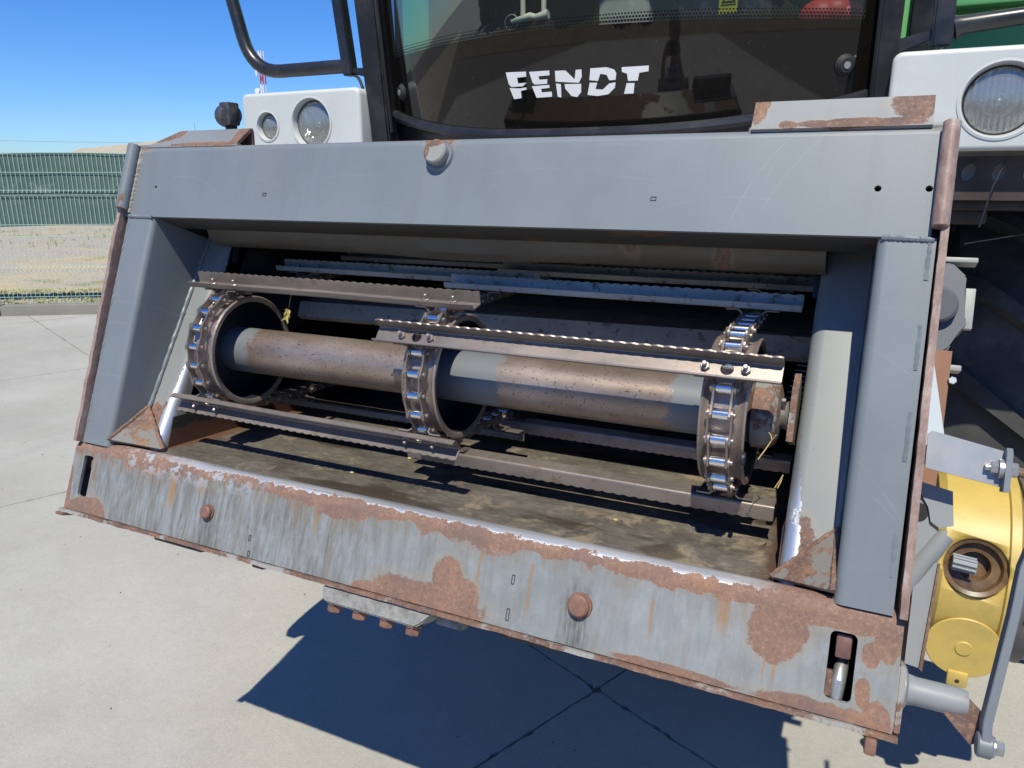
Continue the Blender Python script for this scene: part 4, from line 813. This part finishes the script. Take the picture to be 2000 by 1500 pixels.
# ---- lamp housings
def housing(x0, x1, z0, z1, holes, lab):
    b = BM(); y0, y1 = 1.05, 1.20
    plate(b, rrect(x0 + .012, x1 - .012, z0 + .012, z1 - .012, .010), [circ(cx, cz, r, 40) for cx, cz, r in holes], y0, y0 + .006)
    n = 6; O = []
    for k in range(n + 1):
        a = radians(90 * k / n); off = .012 * (1 - sin(a)); O.append((rrect(x0 + off, x1 - off, z0 + off, z1 - off, .022 - off * .9), y0 + .012 * (1 - cos(a))))
    O.append((rrect(x0 + .004, x1 - .004, z0 + .004, z1 - .004, .02), y1)); R_ = [[b.verts.new((p[0], y, p[1])) for p in lp] for lp, y in O]
    for A, B in zip(R_, R_[1:]):
        for i in range(len(A)): b.faces.new((A[i], A[(i + 1) % len(A)], B[(i + 1) % len(A)], B[i]))
    b.faces.new(R_[-1])
    hsg = Mm('lamp_housing', b, G['white'], label=lab)
    for cx, cz, r in holes:
        b = BM(); M2 = Matrix.Translation((cx, y0, cz)) @ Matrix.Rotation(radians(90), 4, 'Z')   # lathe x axis -> y
        lathe(b, [(-.002, r + .006), (-.003, r), (.030, r * .93), (.032, r * .90), (.028, r * .90), (.0, r * .97)], 48); bmesh.ops.transform(b, matrix=M2, verts=b.verts); Mm('lamp_ring', b, G['white'], hsg)
        b = BM(); lathe(b, [(.022, r * .93), (.018, r * .90), (.022, r * .87), (.028, r * .9)], 48); bmesh.ops.transform(b, matrix=M2, verts=b.verts); Mm('lamp_seal', b, G['rubber'], hsg)
        b = BM(); q = r * .89; lathe(b, [(.020 - .012 * cos(radians(t)), q * sin(radians(t))) for t in range(90, 0, -9)] + [(.008, .0002), (.011, .0002)] + [(.024 - .012 * cos(radians(t)), q * sin(radians(t))) for t in range(9, 91, 9)], 48, closed=True); bmesh.ops.transform(b, matrix=M2, verts=b.verts); Mm('lamp_lens', b, G['lens'], hsg)
        b = BM(); lathe(b, [(.026 + .055 * (1 - (t / 8) ** 2), max(.0005, q * .98 * t / 8)) for t in range(8, -1, -1)], 48, closed=False); bmesh.ops.transform(b, matrix=M2, verts=b.verts); Mm('lamp_reflector', b, G['refl'], hsg)
        b = BM(); bmesh.ops.create_icosphere(b, subdivisions=2, radius=r * .12); bmesh.ops.transform(b, matrix=Matrix.Translation((cx, y0 + .045, cz)), verts=b.verts); Mm('lamp_bulb', b, G['zinc'], hsg)
        b = BM(); nz = 22; lathe(b, [(.030, r * .40), (.030, r * .44), (.065, r * .34), (.065, r * .30)], nz * 2)
        for i_, v in enumerate(b.verts): v.co.x += .006 if (i_ // 4) % 2 and v.co.x < .05 else 0
        bmesh.ops.transform(b, matrix=M2, verts=b.verts); Mm('bulb_shroud', b, G['zinc'], hsg, ang=20)
    return hsg
housing(-.535, -.035, .60, .857, [(-.236, .752, .080), (-.425, .748, .046)], 'left white housing with one large and one small round lamp')
housing(1.497, 2.05, .632, .857, [(1.729, .742, .082), (1.915, .742, .048)], 'right white housing with a large round lamp')
b = BM(); box(b, -.040, -.020, 1.205, 1.25, .60, .845, .004); Mm('housing_gap_seal', b, G['black'])
b = BM(); plate(b, [(1.58, .52), (2.15, .52), (2.15, .622), (1.58, .622)], [[(cx + .014 * cos(a) + .004 * sin(a), .585 + .02 * sin(a)) for a in [2 * pi * k / 16 for k in range(16)]] for cx in (1.692, 1.755, 1.818, 1.88)], 1.11, 1.116); Mm('perforated_rail', b, G['brown'])
b = BM(); box(b, 1.5, 2.2, 1.16, 1.20, .555, .66); Mm('pale_backing', b, G['white'])
b = BM(); box(b, 1.55, 2.2, 1.13, 1.30, .495, .525, .008); box(b, 1.60, 1.75, 1.15, 1.3, .46, .50, .01); Mm('chassis_rail', b, G['brown'])
b = BM(); tube(b, [(1.765, 1.09, .62), (1.74, 1.06, .55), (1.725, 1.05, .46)], .002, 6); tube(b, [(1.70, 1.05, .42), (1.85, 1.2, .44)], .0015, 6); Mm('thin_cable', b, G['black'])

b = BM(); box(b, 1.56, 2.6, 1.21, 2.28, .665, .72, .01); Mm('tyre_shade_box', b, G['black'])  # unseen box added behind the lamp housing to cast shade on the tyre
# ---- green body
grn = Mm('rear_body_panel', box(BM(), 1.60, 3.4, 2.30, 2.36, .5, 2.6, .01), G['green'], label='green tank side seen right of the cab')
b = BM(); box(b, 1.955, 1.962, 2.292, 2.299, .5, 2.6); Mm('panel_seam', b, G['green'], grn)
b = BM(); box(b, 1.60, 1.98, 2.22, 2.30, 1.155, 1.6, .012); Mm('raised_panel', b, G['green'], grn)
b = BM(); cyl(b, (2.02, 2.295, 1.035), (2.02, 2.30, 1.035), .011, 16); Mm('hole_plug', b, G['rubber'], grn)
b = BM(); box(b, -1.2, -.02, 2.52, 2.58, .6, 1.0, .01); prism(b, [(-.55, 1.0), (-.02, 1.0), (-.02, 2.2), (-.62, 2.2)], 2.52, 2.58, 'y'); Mm('left_body_panel', b, G['green'], label='green body edge seen through the side window')
b = BM(); box(b, 1.53, 1.60, 1.5, 1.54, .55, 2.2, .01); Mm('ladder_post', b, G['black'])
# ---- mirror frames
def smooth(pts, r): 
    out = [Vector(pts[0])]
    for a, c, d in zip(pts, pts[1:], pts[2:]):
        a, c, d = map(Vector, (a, c, d)); out += bez(c + (a - c).normalized() * r, c, c + (d - c).normalized() * r, 8)
    return out + [Vector(pts[-1])]
b = BM(); tube(b, smooth([(-.72, 1.15, 1.5), (-.565, 1.15, .937), (-.14, 1.15, .937)], .13), .0225, 16); mf = Mm('mirror_frame', b, G['black'], label='left tubular mirror guard bent into an L')
b = BM(); hexa(b, [(-.158, 1.13, .905), (-.118, 1.13, .905), (-.118, 1.17, .905), (-.158, 1.17, .905), (-.235, 1.13, 1.5), (-.195, 1.13, 1.5), (-.195, 1.17, 1.5), (-.235, 1.17, 1.5)], .004); Mm('mirror_post', b, G['black'], mf)
b = BM(); hexa(b, [(-.13, 1.14, .912), (-.02, 1.14, .885), (-.02, 1.16, .885), (-.13, 1.16, .912), (-.13, 1.14, .928), (-.02, 1.14, .925), (-.02, 1.16, .925), (-.13, 1.16, .928)], .003); Mm('mirror_arm', b, G['black'], mf)
b = BM(); tube(b, bez((-.12, 1.15, .905), (-.09, 1.13, .90), (-.07, 1.12, .86), 8), .005, 6); Mm('mirror_cable', b, G['rubber'], mf)
b = BM(); tube(b, [(1.62, 1.15, .915), (1.64, 1.15, .921), (1.80, 1.15, .934), (2.1, 1.15, .945)], [.030, .0215, .019, .019], 16); mf = Mm('mirror_frame', b, G['black'], label='right tubular mirror guard running out of frame')
b = BM(); hexa(b, [(1.575, 1.12, .872), (1.620, 1.12, .872), (1.620, 1.16, .872), (1.575, 1.16, .872), (1.560, 1.12, 1.4), (1.602, 1.12, 1.4), (1.602, 1.16, 1.4), (1.560, 1.16, 1.4)], .005); Mm('mirror_post', b, G['black'], mf)
b = BM(); hexa(b, [(1.502, 1.14, .862), (1.58, 1.14, .893), (1.58, 1.16, .893), (1.502, 1.16, .862), (1.502, 1.14, .898), (1.58, 1.14, .917), (1.58, 1.16, .917), (1.502, 1.16, .898)], .003); Mm('mirror_arm', b, G['black'], mf)
b = BM(); tube(b, bez((1.63, 1.15, .905), (1.60, 1.13, .88), (1.595, 1.12, .85), 8), .005, 6); Mm('mirror_cable', b, G['rubber'], mf)
# ---- small work lamp on the feeder top
b = BM(); cyl(b, (.085, .355, .713), (.125, .335, .713), .026, 24, bev=.004); box(b, .105, .135, .318, .352, .689, .740, .004); wl = Mm('work_lamp', b, plain('lamp_black_plastic', (.035, .04, .045), .4, dirt=(.2, .17, .13, .7), sc=40))
b = BM(); cyl(b, (.070, .362, .711), (.087, .354, .713), .018, 20, .024, .002); Mm('lamp_boot', b, G['cream'], wl); b = BM(); box(b, .108, .125, .33, .35, .60, .69); Mm('lamp_stalk', b, G['black'], wl)

# ---- front wheel
ty = BM(); TY, TZ, TR = 2.35, -.235, .86; TQ = .935
lathe(ty, [(1.78, .45), (1.735, .60), (1.725, .78), (1.76, .885), (1.82, .905), (2.10, .915), (2.42, .905), (2.48, .885), (2.52, .78), (2.50, .6), (2.46, .45)], 72, TY, TZ); [setattr(v, 'co', Vector((v.co.x, TY + (v.co.y - TY) * TQ, TZ + (v.co.z - TZ) * TQ))) for v in ty.verts]; tyre = Mm('front_tyre', ty, G['tyre'], label='large lugged front tyre right of the feeder house')
b = BM(); lathe(b, [(1.80, .46), (1.80, .40), (1.95, .35), (1.95, .1), (2.3, .1), (2.3, .4), (2.44, .46)], 40, TY, TZ); Mm('wheel_rim', b, G['yellow'], tyre)
for k in range(18):
    for side in (0, 1):
        b = BM(); a0 = 2 * pi * (k + .5 * side) / 18; rows = []
        for q in range(9):
            t = q / 8; x = (2.10 - t * .36) if side == 0 else (2.12 + t * .36); a = a0 + t * .30; r1 = .955 - .05 * max(0, t - .75) / .25 * 1.2; w_ = .030 + .020 * t
            pts = [(x, a - w_ / .95, .87 - .03 * t), (x, a - w_ * .7 / .95, r1), (x, a + w_ * .7 / .95, r1), (x, a + w_ / .95, .87 - .03 * t)]
            rows.append([b.verts.new((X, TY - rr * TQ * cos(A_), TZ + rr * TQ * sin(A_))) for X, A_, rr in pts])
        for A, B in zip(rows, rows[1:]):
            for i in range(4): b.faces.new((A[i], A[(i + 1) % 4], B[(i + 1) % 4], B[i]))
        b.faces.new(rows[0][::-1]); b.faces.new(rows[-1]); Mm('tread_lug', b, G['tyre'], tyre)
# the wheel on the far side, hidden by the feeder house but shading the yard
b = BM(); lathe(b, [(-.29, .45), (-.24, .60), (-.23, .78), (-.27, .885), (-.33, .905), (-.61, .915), (-.93, .905), (-.99, .885), (-1.03, .78), (-1.0, .6), (-.97, .45)], 60, TY, TZ); Mm('front_tyre', b, G['tyre'], label='opposite front tyre hidden behind the feeder house')
b = BM(); cyl(b, (-.3, TY, TZ), (1.8, TY, TZ), .16, 24); box(b, .1, 1.4, 1.8, 4.5, .1, .7, .03); Mm('front_axle', b, G['brown'])
b = BM(); box(b, -.9, 2.4, 2.6, 6.5, .35, 2.6, .03); Mm('machine_body', b, G['green'])
for xa in (-.7, 2.2):
    b = BM(); cyl(b, (xa - .2, 5.9, -.45), (xa + .2, 5.9, -.45), .65, 40, bev=.05); Mm('rear_tyre', b, G['tyre'])

b = BM(); lathe(b, [(-.24, .02), (-.24, .15), (-.225, .17), (-.19, .17), (-.175, .15), (-.03, .05), (-.03, .02)], 48, .48, -.17); Mm('drive_pulley', b, G['black'])
# ---- right flank hardware
b = BM(); prism(b, [(.42, .425), (.455, .398), (.50, .398), (.52, .42), (.53, .50), (.50, .54), (.44, .548), (.42, .53)], 0, 0.001) if False else None
b = BM(); pr = [(1.56, .545), (1.625, .552), (1.648, .53), (1.648, .468), (1.655, .455), (1.655, .445), (1.640, .432), (1.636, .408), (1.618, .392), (1.56, .395)]
prism(b, pr, .22, .29, 'y'); bmesh.ops.bevel(b, geom=list(b.edges), offset=.003, segments=2, affect='EDGES'); cbx = F('coupler_box', b, G['plastic'], label='grey plastic coupler box behind the right corner')
b = BM(); cyl(b, (1.610, .221, .478), (1.610, .196, .474), .031, 32, .029, .004); cap = F('coupler_cap', b, G['plastic'], cbx)
def glyph(b, pts, y, closed=False):
    for p, q in zip(pts, pts[1:] + ([pts[0]] if closed else [])): tube(b, [(p[0], y, p[1]), (q[0], y, q[1])], .0009, 6)
b = BM(); glyph(b, [(1.607, .4885), (1.601, .4895), (1.600, .4825), (1.606, .4815)], .1955); glyph(b, [(1.612, .4890), (1.622, .4900), (1.623, .4835), (1.613, .4820)], .1955, True); F('embossed_letters', b, G['plastic'], cap)
b = BM(); box(b, 1.60, 1.662, .22, .25, .553, .562, .002); F('coupler_bracket', b, G['dullzinc']); b = BM(); box(b, 1.60, 1.655, .22, .25, .370, .380, .002); F('coupler_bracket', b, G['dullzinc'])
b = BM(); box(b, 1.648, 1.668, .26, .275, .45, .52, .001); F('coupler_spring', b, G['dullzinc'])
b = BM(); hexa(b, [(1.599, .10, .10), (1.625, .10, .10), (1.625, .11, .10), (1.599, .11, .10), (1.599, .10, .38), (1.627, .10, .38), (1.627, .11, .38), (1.599, .11, .38)]); op = F('rust_side_plate', b, G['orange']); b = BM(); hexnut(b, (1.631, .10, .335), (0, -1, 0), .006, .006); F('bolt', b, G['zinc'], op)
b = BM(); prism(b, [(1.599, .235), (1.634, .220), (1.628, .24), (1.601, .36)], .07, .078, 'y'); F('pale_shield', b, G['blade'])
# strap bracket
b = BM(); prism(b, [(1.599, .243), (1.603, .248), (1.690, .232), (1.690, .184), (1.600, .196)], .0, .006, 'y'); sb = F('strap_bracket', b, plain('bracket_satin_grey', (.36, .37, .37), .35, .3, .12, 14, dirt=(.3, .24, .18, .5)))
b = BM(); prism(b, [(-.02, .178), (-.02, .228), (-.012, .236), (.008, .236), (.008, .178)], 1.690, 1.697); F('strap_flange', b, G['bar'], sb)
b = BM(); cyl(b, (1.690, -.006, .208), (1.684, -.006, .208), .013, 20); F('washer', b, G['zinc'], sb); b = BM(); hexnut(b, (1.684, -.006, .208), (-1, 0, 0), .009, .009); cyl(b, (1.675, -.006, .208), (1.669, -.006, .208), .005, 12); F('bolt', b, G['zinc'], sb)
b = BM(); hexnut(b, (1.697, -.006, .208), (1, 0, 0), .010, .009); F('nut', b, G['zinc'], sb); b = BM(); tube(b, [(1.704, -.006, .207), (1.80, -.006, .196), (1.95, -.006, .18)], [.0065, .005, .005], 10); F('tie_rod', b, G['rust'], sb)
# folded side plates and strut
b = BM(); plate(b, [(1.598, .178), (1.642, .170), (1.6475, .122), (1.630, .116), (1.619, .123), (1.614, .143), (1.598, .168)], [], .05, .056); F('side_shield', b, G['strut'])
b = BM(); plate(b, [(1.598, .167), (1.6125, .143), (1.618, .122), (1.630, .113), (1.642, .114), (1.640, .10), (1.620, .070), (1.598, .035)], [arc(1.598, .133, .0155, -60, 80, 8) + [(1.592, .15), (1.592, .11)]] if False else [], .056, .062); ss = F('side_strut', b, G['strut'])
b = BM(); tube(b, [(1.640, .06, .108), (1.605, .065, .045), (1.595, .07, .02)], [.012, .016, .016], 14); F('strut_roll', b, G['strut'], ss)
b = BM(); cyl(b, (1.602, .0555, .134), (1.602, .0545, .134), .0135, 24); F('strut_opening', b, G['back'], ss)
b = BM(); prism(b, [(1.607, .060), (1.634, .068), (1.625, -.082), (1.607, -.080)], .055, .12, 'y'); F('lower_side_box', b, G['strut'])
b = BM(); prism(b, [(1.634, .066), (1.637, .066), (1.629, -.085), (1.625, -.082)], .050, .13, 'y'); F('side_box_edge', b, G['rust'])
# lower pin, lug and lever bar
b = BM(); lathe(b, [(1.604, .030), (1.608, .030), (1.612, .021), (1.622, .019), (1.672, .019), (1.684, .016), (1.684, .001), (1.604, .001)], 28, .035, -.110); pin = F('pivot_pin', b, G['strut'])
b = BM(); prism(b, [(1.655, -.125), (1.680, -.098), (1.704, -.118), (1.704, -.150), (1.690, -.158), (1.670, -.140)], .022, .046, 'y'); F('pivot_lug', b, G['rustplate'], pin)
b = BM()
pl = [(1.698, -.158), (1.697, -.12), (1.714, .02), (1.7195, .085), (1.738, .155), (1.745, .40)]
R_ = []
for (x, z) in pl: R_.append([b.verts.new(p) for p in ((x, -.006, z), (x + .011, -.006, z), (x + .011, .022, z), (x, .022, z))])
for A, B in zip(R_, R_[1:]):
    for i in range(4): b.faces.new((A[i], A[(i + 1) % 4], B[(i + 1) % 4], B[i]))
b.faces.new(R_[0][::-1]); b.faces.new(R_[-1]); bmesh.ops.bevel(b, geom=[e for e in b.edges], offset=.0012, segments=1, affect='EDGES'); lev = F('lever_bar', b, G['bar'], label='long flat lever bar in front of the yellow guard')
b = BM(); cyl(b, (1.694, .008, -.150), (1.712, .008, -.150), .016, 24, bev=.002); F('lever_eye', b, G['bar'], lev); b = BM(); cyl(b, (1.712, .008, -.150), (1.7145, .008, -.150), .013, 20); hexnut(b, (1.7145, .008, -.150), (1, 0, 0), .0105, .010); F('bolt', b, G['zinc'], lev)
# yellow shaft guard
GY, GZ, GR = 1.02, -.37, .235
b = BM(); lathe(b, [(1.718, .20), (1.720, .215), (1.735, GR - .004), (1.86, GR), (1.863, GR + .008), (1.882, GR + .008), (1.885, GR), (1.895, .215), (1.895, .15), (1.718, .15)], 72, GY, GZ)
ga = radians(20); hn = Vector((0, -cos(ga), sin(ga))); hc = Vector((1.80, GY, GZ)) + hn * GR
yg = Mm('yellow_shaft_guard', b, G['yellow'], label='yellow plastic drive shaft guard with a dark round opening')
cb = BM(); cyl(cb, hc - hn * .2, hc + hn * .05, .066, 44); cut = put('cutter', cb, G['yellow'], None, MM)
bo = yg.modifiers.new('opening', 'BOOLEAN'); bo.object = cut; bo.operation = 'DIFFERENCE'; bo.solver = 'EXACT'
bpy.context.view_layer.update(); dg = bpy.context.evaluated_depsgraph_get(); nm_ = bpy.data.meshes.new_from_object(yg.evaluated_get(dg)); yg.modifiers.clear(); yg.data = nm_; bpy.data.objects.remove(cut)
hx, hy = Vector((1, 0, 0)), hn.cross(Vector((1, 0, 0)))
b = BM(); M3 = Matrix(((-hn.x, hx.x, hy.x, hc.x), (-hn.y, hx.y, hy.y, hc.y), (-hn.z, hx.z, hy.z, hc.z), (0, 0, 0, 1)))
lathe(b, [(.004, .0665), (.10, .0665), (.10, .0002), (.055, .0002), (.055, .030), (.030, .034), (.028, .052), (.012, .056), (.008, .0655)], 44); bmesh.ops.transform(b, matrix=M3, verts=b.verts); oph = Mm('guard_opening', b, G['oily'], yg)
b = BM(); c_ = hc - hn * .012 + Vector((-.018, 0, .002)); cyl(b, c_ + Vector((-.03, 0, .004)), c_ + Vector((.018, 0, 0)), .0155, 20)
for k in range(9): a_ = 2 * pi * k / 9; o_ = Vector((0, cos(a_), sin(a_))) * .0165; tube(b, [c_ + Vector((-.03, 0, .004)) + o_, c_ + Vector((.018, 0, 0)) + o_], .003, 6)
Mm('splined_shaft', b, plain('dull_spline_steel', (.22, .24, .27), .55), oph)['kind'] = 'stuff'
fc = Vector((1.802, .798, -.495)); b = BM(); fn = Vector((0, -1, -.06)).normalized(); cyl(b, fc, fc + fn * .006, .080, 44, bev=.002); box(b, 1.778, 1.822, fc.y - .009, fc.y + .003, fc.z - .105, fc.z - .065, .005); fl = Mm('guard_flap', b, G['yellow'], yg)
b = BM(); cyl(b, fc + fn * .006, fc + fn * .009, .019, 24, .017); Mm('flap_boss', b, G['yellow'], fl); b = BM(); cyl(b, fc + fn * .0055 + Vector((0, 0, .066)), fc + fn * .0068 + Vector((0, 0, .066)), .0045, 12); Mm('flap_hole', b, G['darkh'], fl); b = BM(); cyl(b, fc + Vector((-.002, -.0085, -.088)), fc + Vector((-.002, -.0098, -.088)), .005, 12); Mm('flap_hole', b, G['darkh'], fl)
b = BM(); lathe(b, [(1.895, .18), (1.895, .228), (1.928, .230), (1.930, .222), (1.945, .218), (2.02, .21), (2.02, .18)], 56, GY, GZ); gr = Mm('gearbox_ring', b, plain('grey_ring_plastic', (.10, .10, .10), .5, dirt=(.2, .18, .15, .4)), ang=25); sc_ = Vector((1.912, GY - .229, GZ - .02)); b = BM(); cyl(b, sc_, sc_ + Vector((0, -.004, 0)), .007, 16, bev=.001); Mm('bolt', b, G['zinc'], gr)

# ---- loose things caught in the mouth
def strands(name, p0, ds, r, mat, label, cat):
    b = BM()
    for d in ds: tube(b, [Vector(p0) + Vector(d[0]), Vector(p0) + (Vector(d[0]) + Vector(d[1])) * .5 + Vector((.001, 0, .001)), Vector(p0) + Vector(d[1])], r, 5)
    return put(name, b, mat, None, FF, label, cat)
rnd = random.Random(9); ds = []
for k in range(46):
    t = rnd.uniform(0, 1); a = rnd.uniform(0, 6.28); c = (-.004 * t, 0, -.030 * t); ds.append((c, (c[0] + cos(a) * .008, sin(a) * .006, c[2] - rnd.uniform(.006, .016))))
strands('wheat_ear', (.262, .20, .375), ds + [((0, 0, 0), (-.002, 0, .05))], .0011, G['wheat'], 'yellow wheat ear dangling behind the left chain wheel', 'wheat ear')
strands('straw_stalk', (1.375, .06, .175), [((0, 0, 0), (.016, .01, .034)), ((.016, .01, .034), (.010, .01, .045)), ((.014, .01, .03), (.022, .0, .042))], .0009, G['straw'], 'bent straw stalk stuck beside the right shaft hub', 'straw')
strands('straw_stalk', (1.405, .06, .135), [((0, 0, 0), (.010, .0, .022)), ((.004, 0, 0), (.009, .004, .018))], .0008, G['straw'], 'short straw caught on the right panel edge', 'straw')
for (x, y, lab) in ((.55, .16, 'pale grain kernel on the throat floor left of centre'), (.60, .30, 'pale grain kernel on the throat floor near the middle wheel'), (1.13, .18, 'pale grain kernel on the throat floor right of centre')):
    b = BM(); bmesh.ops.create_icosphere(b, subdivisions=2, radius=.0035, matrix=Matrix.Translation((x, y, zfl(y) + .002)) @ Matrix.Diagonal((1.5, 1, .7, 1))); put('grain_kernel', b, G['wheat'], None, FF, lab, 'grain')
for (x, y, r, lab) in ((-6.2, 3.0, .03, 'small brown clod lying on the concrete near the fence'), (-4.3, 2.1, .035, 'brown clod lying on the concrete left of the sill')):
    b = BM(); bmesh.ops.create_icosphere(b, subdivisions=2, radius=r)
    for v in b.verts: v.co *= random.uniform(.7, 1.2); v.co.z *= .5
    put('dirt_clod', b, G['brown'], None, Matrix.Translation((x, y, r * .3)), lab, 'clod')

# ================================================================== PHOTOGRAPHER (stands behind the camera, mirrored in the dark screen)
PX, PY = 1.60, -1.42
def limb(b, pts, rs, n=14):
    P = [Vector(p) for p in pts]; Q = [P[0]]; R_ = [rs[0]]
    for i in range(len(P) - 1):
        for k in range(1, 5): t = k / 4; Q.append(P[i].lerp(P[i + 1], t)); R_.append(rs[i] + (rs[i + 1] - rs[i]) * t)
    tube(b, Q, R_, n)
def loft(b, secs, n=24):
    """stacked oval rings (x, y, z, rx, ry) -> one closed body surface"""
    R_ = [[b.verts.new((x + rx * cos(2 * pi * k / n), y + ry * sin(2 * pi * k / n), z)) for k in range(n)] for x, y, z, rx, ry in secs]
    for A, B in zip(R_, R_[1:]):
        for i in range(n): b.faces.new((A[i], A[(i + 1) % n], B[(i + 1) % n], B[i]))
    b.faces.new(R_[0][::-1]); b.faces.new(R_[-1])
def mat_shirt():
    s = NT('striped_shirt'); x, y, z = s.sep(); w_ = s.math('FRACT', s.math('MULTIPLY', z, 22)); c = s.mix(s.math('LESS_THAN', w_, .3), (.40, .42, .52), (.12, .14, .28)); return s.set(col=c, rough=.85)
skinm = plain('tanned_skin', (.42, .24, .17), .55, var=.06); shirt = mat_shirt(); trous = plain('navy_trousers', (.035, .04, .085), .85); hairm = plain('dark_hair', (.03, .02, .016), .7)
pe = empty('person', (PX, PY, 0), 'person in pale striped shirt and navy trousers holding up a phone, mirrored in the windscreen', 'person')
b = BM(); loft(b, [(PX, PY, .90, .155, .115), (PX, PY, .98, .175, .125), (PX, PY, 1.08, .165, .118), (PX, PY, 1.20, .170, .118), (PX, PY, 1.32, .19, .125), (PX, PY - .005, 1.42, .205, .122), (PX, PY - .01, 1.48, .17, .10), (PX, PY - .01, 1.515, .085, .075), (PX, PY - .01, 1.54, .062, .062)])
put('shirt', b, shirt, pe, ang=80)
HZ = 1.70
b = BM(); loft(b, [(PX, PY - .005, 1.50, .055, .055), (PX, PY, 1.56, .053, .057), (PX, PY + .015, 1.585, .05, .06), (PX, PY + .02, 1.60, .052, .072), (PX, PY + .012, 1.64, .066, .088), (PX, PY + .008, 1.68, .074, .094), (PX, PY, 1.72, .077, .096), (PX, PY - .004, 1.76, .074, .093), (PX, PY - .006, 1.79, .06, .076), (PX, PY - .006, 1.812, .03, .04)])
tube(b, [(PX, PY + .088, 1.70), (PX, PY + .108, 1.675), (PX, PY + .098, 1.665)], [.008, .013, .010], 8)
for q in (-1, 1): tube(b, [(PX + q * .074, PY, 1.66), (PX + q * .083, PY - .006, 1.69), (PX + q * .076, PY, 1.715)], [.006, .010, .007], 8)
body = put('body', b, skinm, pe, ang=80)
b = BM(); loft(b, [(PX, PY - .022, 1.70, .079, .082), (PX, PY - .016, 1.75, .080, .094), (PX, PY - .008, 1.79, .068, .084), (PX, PY - .006, 1.822, .034, .045)]); put('hair', b, hairm, pe, ang=80)
for q in (-1, 1):
    b = BM(); cyl(b, (PX + q * .028, PY + .087, 1.705), (PX + q * .028, PY + .0965, 1.705), .009, 10); put('eye', b, hairm, pe)
b = BM(); tube(b, [(PX - .022, PY + .090, 1.632), (PX, PY + .097, 1.630), (PX + .022, PY + .090, 1.632)], .004, 6); put('mouth', b, plain('lips', (.3, .12, .1), .6), pe)
PH = Vector((1.50, -1.115, 1.66))
b = BM(); box(b, PH.x - .078, PH.x + .078, PH.y - .005, PH.y + .004, PH.z - .038, PH.z + .038, .003); phn = put('phone', b, G['black'], None, label='dark phone held up sideways in front of the photographer', cat='phone')
for q in (-1, 1):
    sh = Vector((PX + q * .185, PY, 1.44)); el = Vector((PX + q * .25, PY + .08, 1.20)); wr = Vector((PH.x + q * .105, PH.y - .07, PH.z - .055)); hd_ = Vector((PH.x + q * .084, PH.y - .012, PH.z - .01))
    b = BM(); limb(b, [sh, sh.lerp(el, .55), sh.lerp(el, .95)], [.062, .055, .058]); put('sleeve', b, shirt, pe, ang=80)
    b = BM(); limb(b, [sh.lerp(el, .8), el, el.lerp(wr, .35), wr, hd_], [.040, .038, .040, .026, .030]); 
    for k in range(4):
        z = PH.z + .024 - k * .017; L_ = (.030, .036, .034, .026)[k]; tube(b, [hd_ + Vector((0, .0, z - hd_.z)), (PH.x + q * .086, PH.y + .008, z), (PH.x + q * (.082 - L_ * .5), PH.y + .013, z), (PH.x + q * (.082 - L_), PH.y + .012, z - .002)], [.010, .009, .008, .006], 8)
    tube(b, [hd_ + Vector((0, -.012, -.012)), (PH.x + q * .066, PH.y - .022, PH.z - .012), (PH.x + q * .048, PH.y - .015, PH.z - .004)], [.012, .010, .008], 8); put('arm', b, skinm, pe, ang=80)
    b = BM(); limb(b, [(PX + q * .085, PY, .94), (PX + q * .095, PY + .01, .72), (PX + q * .10, PY + .015, .50), (PX + q * .11, PY - .01, .10)], [.105, .088, .062, .055], 18); put('trouser_leg', b, trous, pe, ang=80)
    b = BM(); loft(b, [(PX + q * .115, PY + .05, 0.0, .046, .135), (PX + q * .115, PY + .05, .035, .048, .135), (PX + q * .115, PY + .03, .075, .040, .10), (PX + q * .115, PY - .01, .11, .038, .05)], 18); put('shoe', b, G['black'], pe, ang=60)
b = BM(); loft(b, [(PX, PY, .84, .13, .10), (PX, PY, .90, .168, .125), (PX, PY, .99, .170, .122)]); put('trouser_seat', b, trous, pe, ang=80)


# ================================================================== trees beyond the yard, behind the camera (they show in the dark screen)
rnd = random.Random(31); b = BM()
for k in range(46):
    x = -34 + k * 1.5 + rnd.uniform(-.6, .6); h = rnd.uniform(2.2, 4.6); y = -19 + rnd.uniform(-1.5, 1.5) - .15 * abs(x)
    for q in range(3):
        bb = bmesh.ops.create_icosphere(b, subdivisions=3, radius=1, matrix=Matrix.Translation((x + rnd.uniform(-.6, .6), y, h * (.25 + .27 * q))) @ Matrix.Diagonal((1.5 - .25 * q, 1.4, h * .30, 1)))
        for v in bb['verts']: v.co += (v.co - Vector((x, y, h * .5))) * rnd.uniform(-.12, .12)
put('tree_row', b, plain('distant_foliage', (.045, .07, .03), .9, var=.5, sc=2, bump=.6), None, label='dark row of trees beyond the yard behind the photographer', cat='trees', kind='stuff')
b = BM(); box(b, -36, 36, -17, -13, -.3, .006); put('verge', b, plain('dry_verge', (.20, .17, .11), .95, var=.3, sc=.6), None, kind='structure')
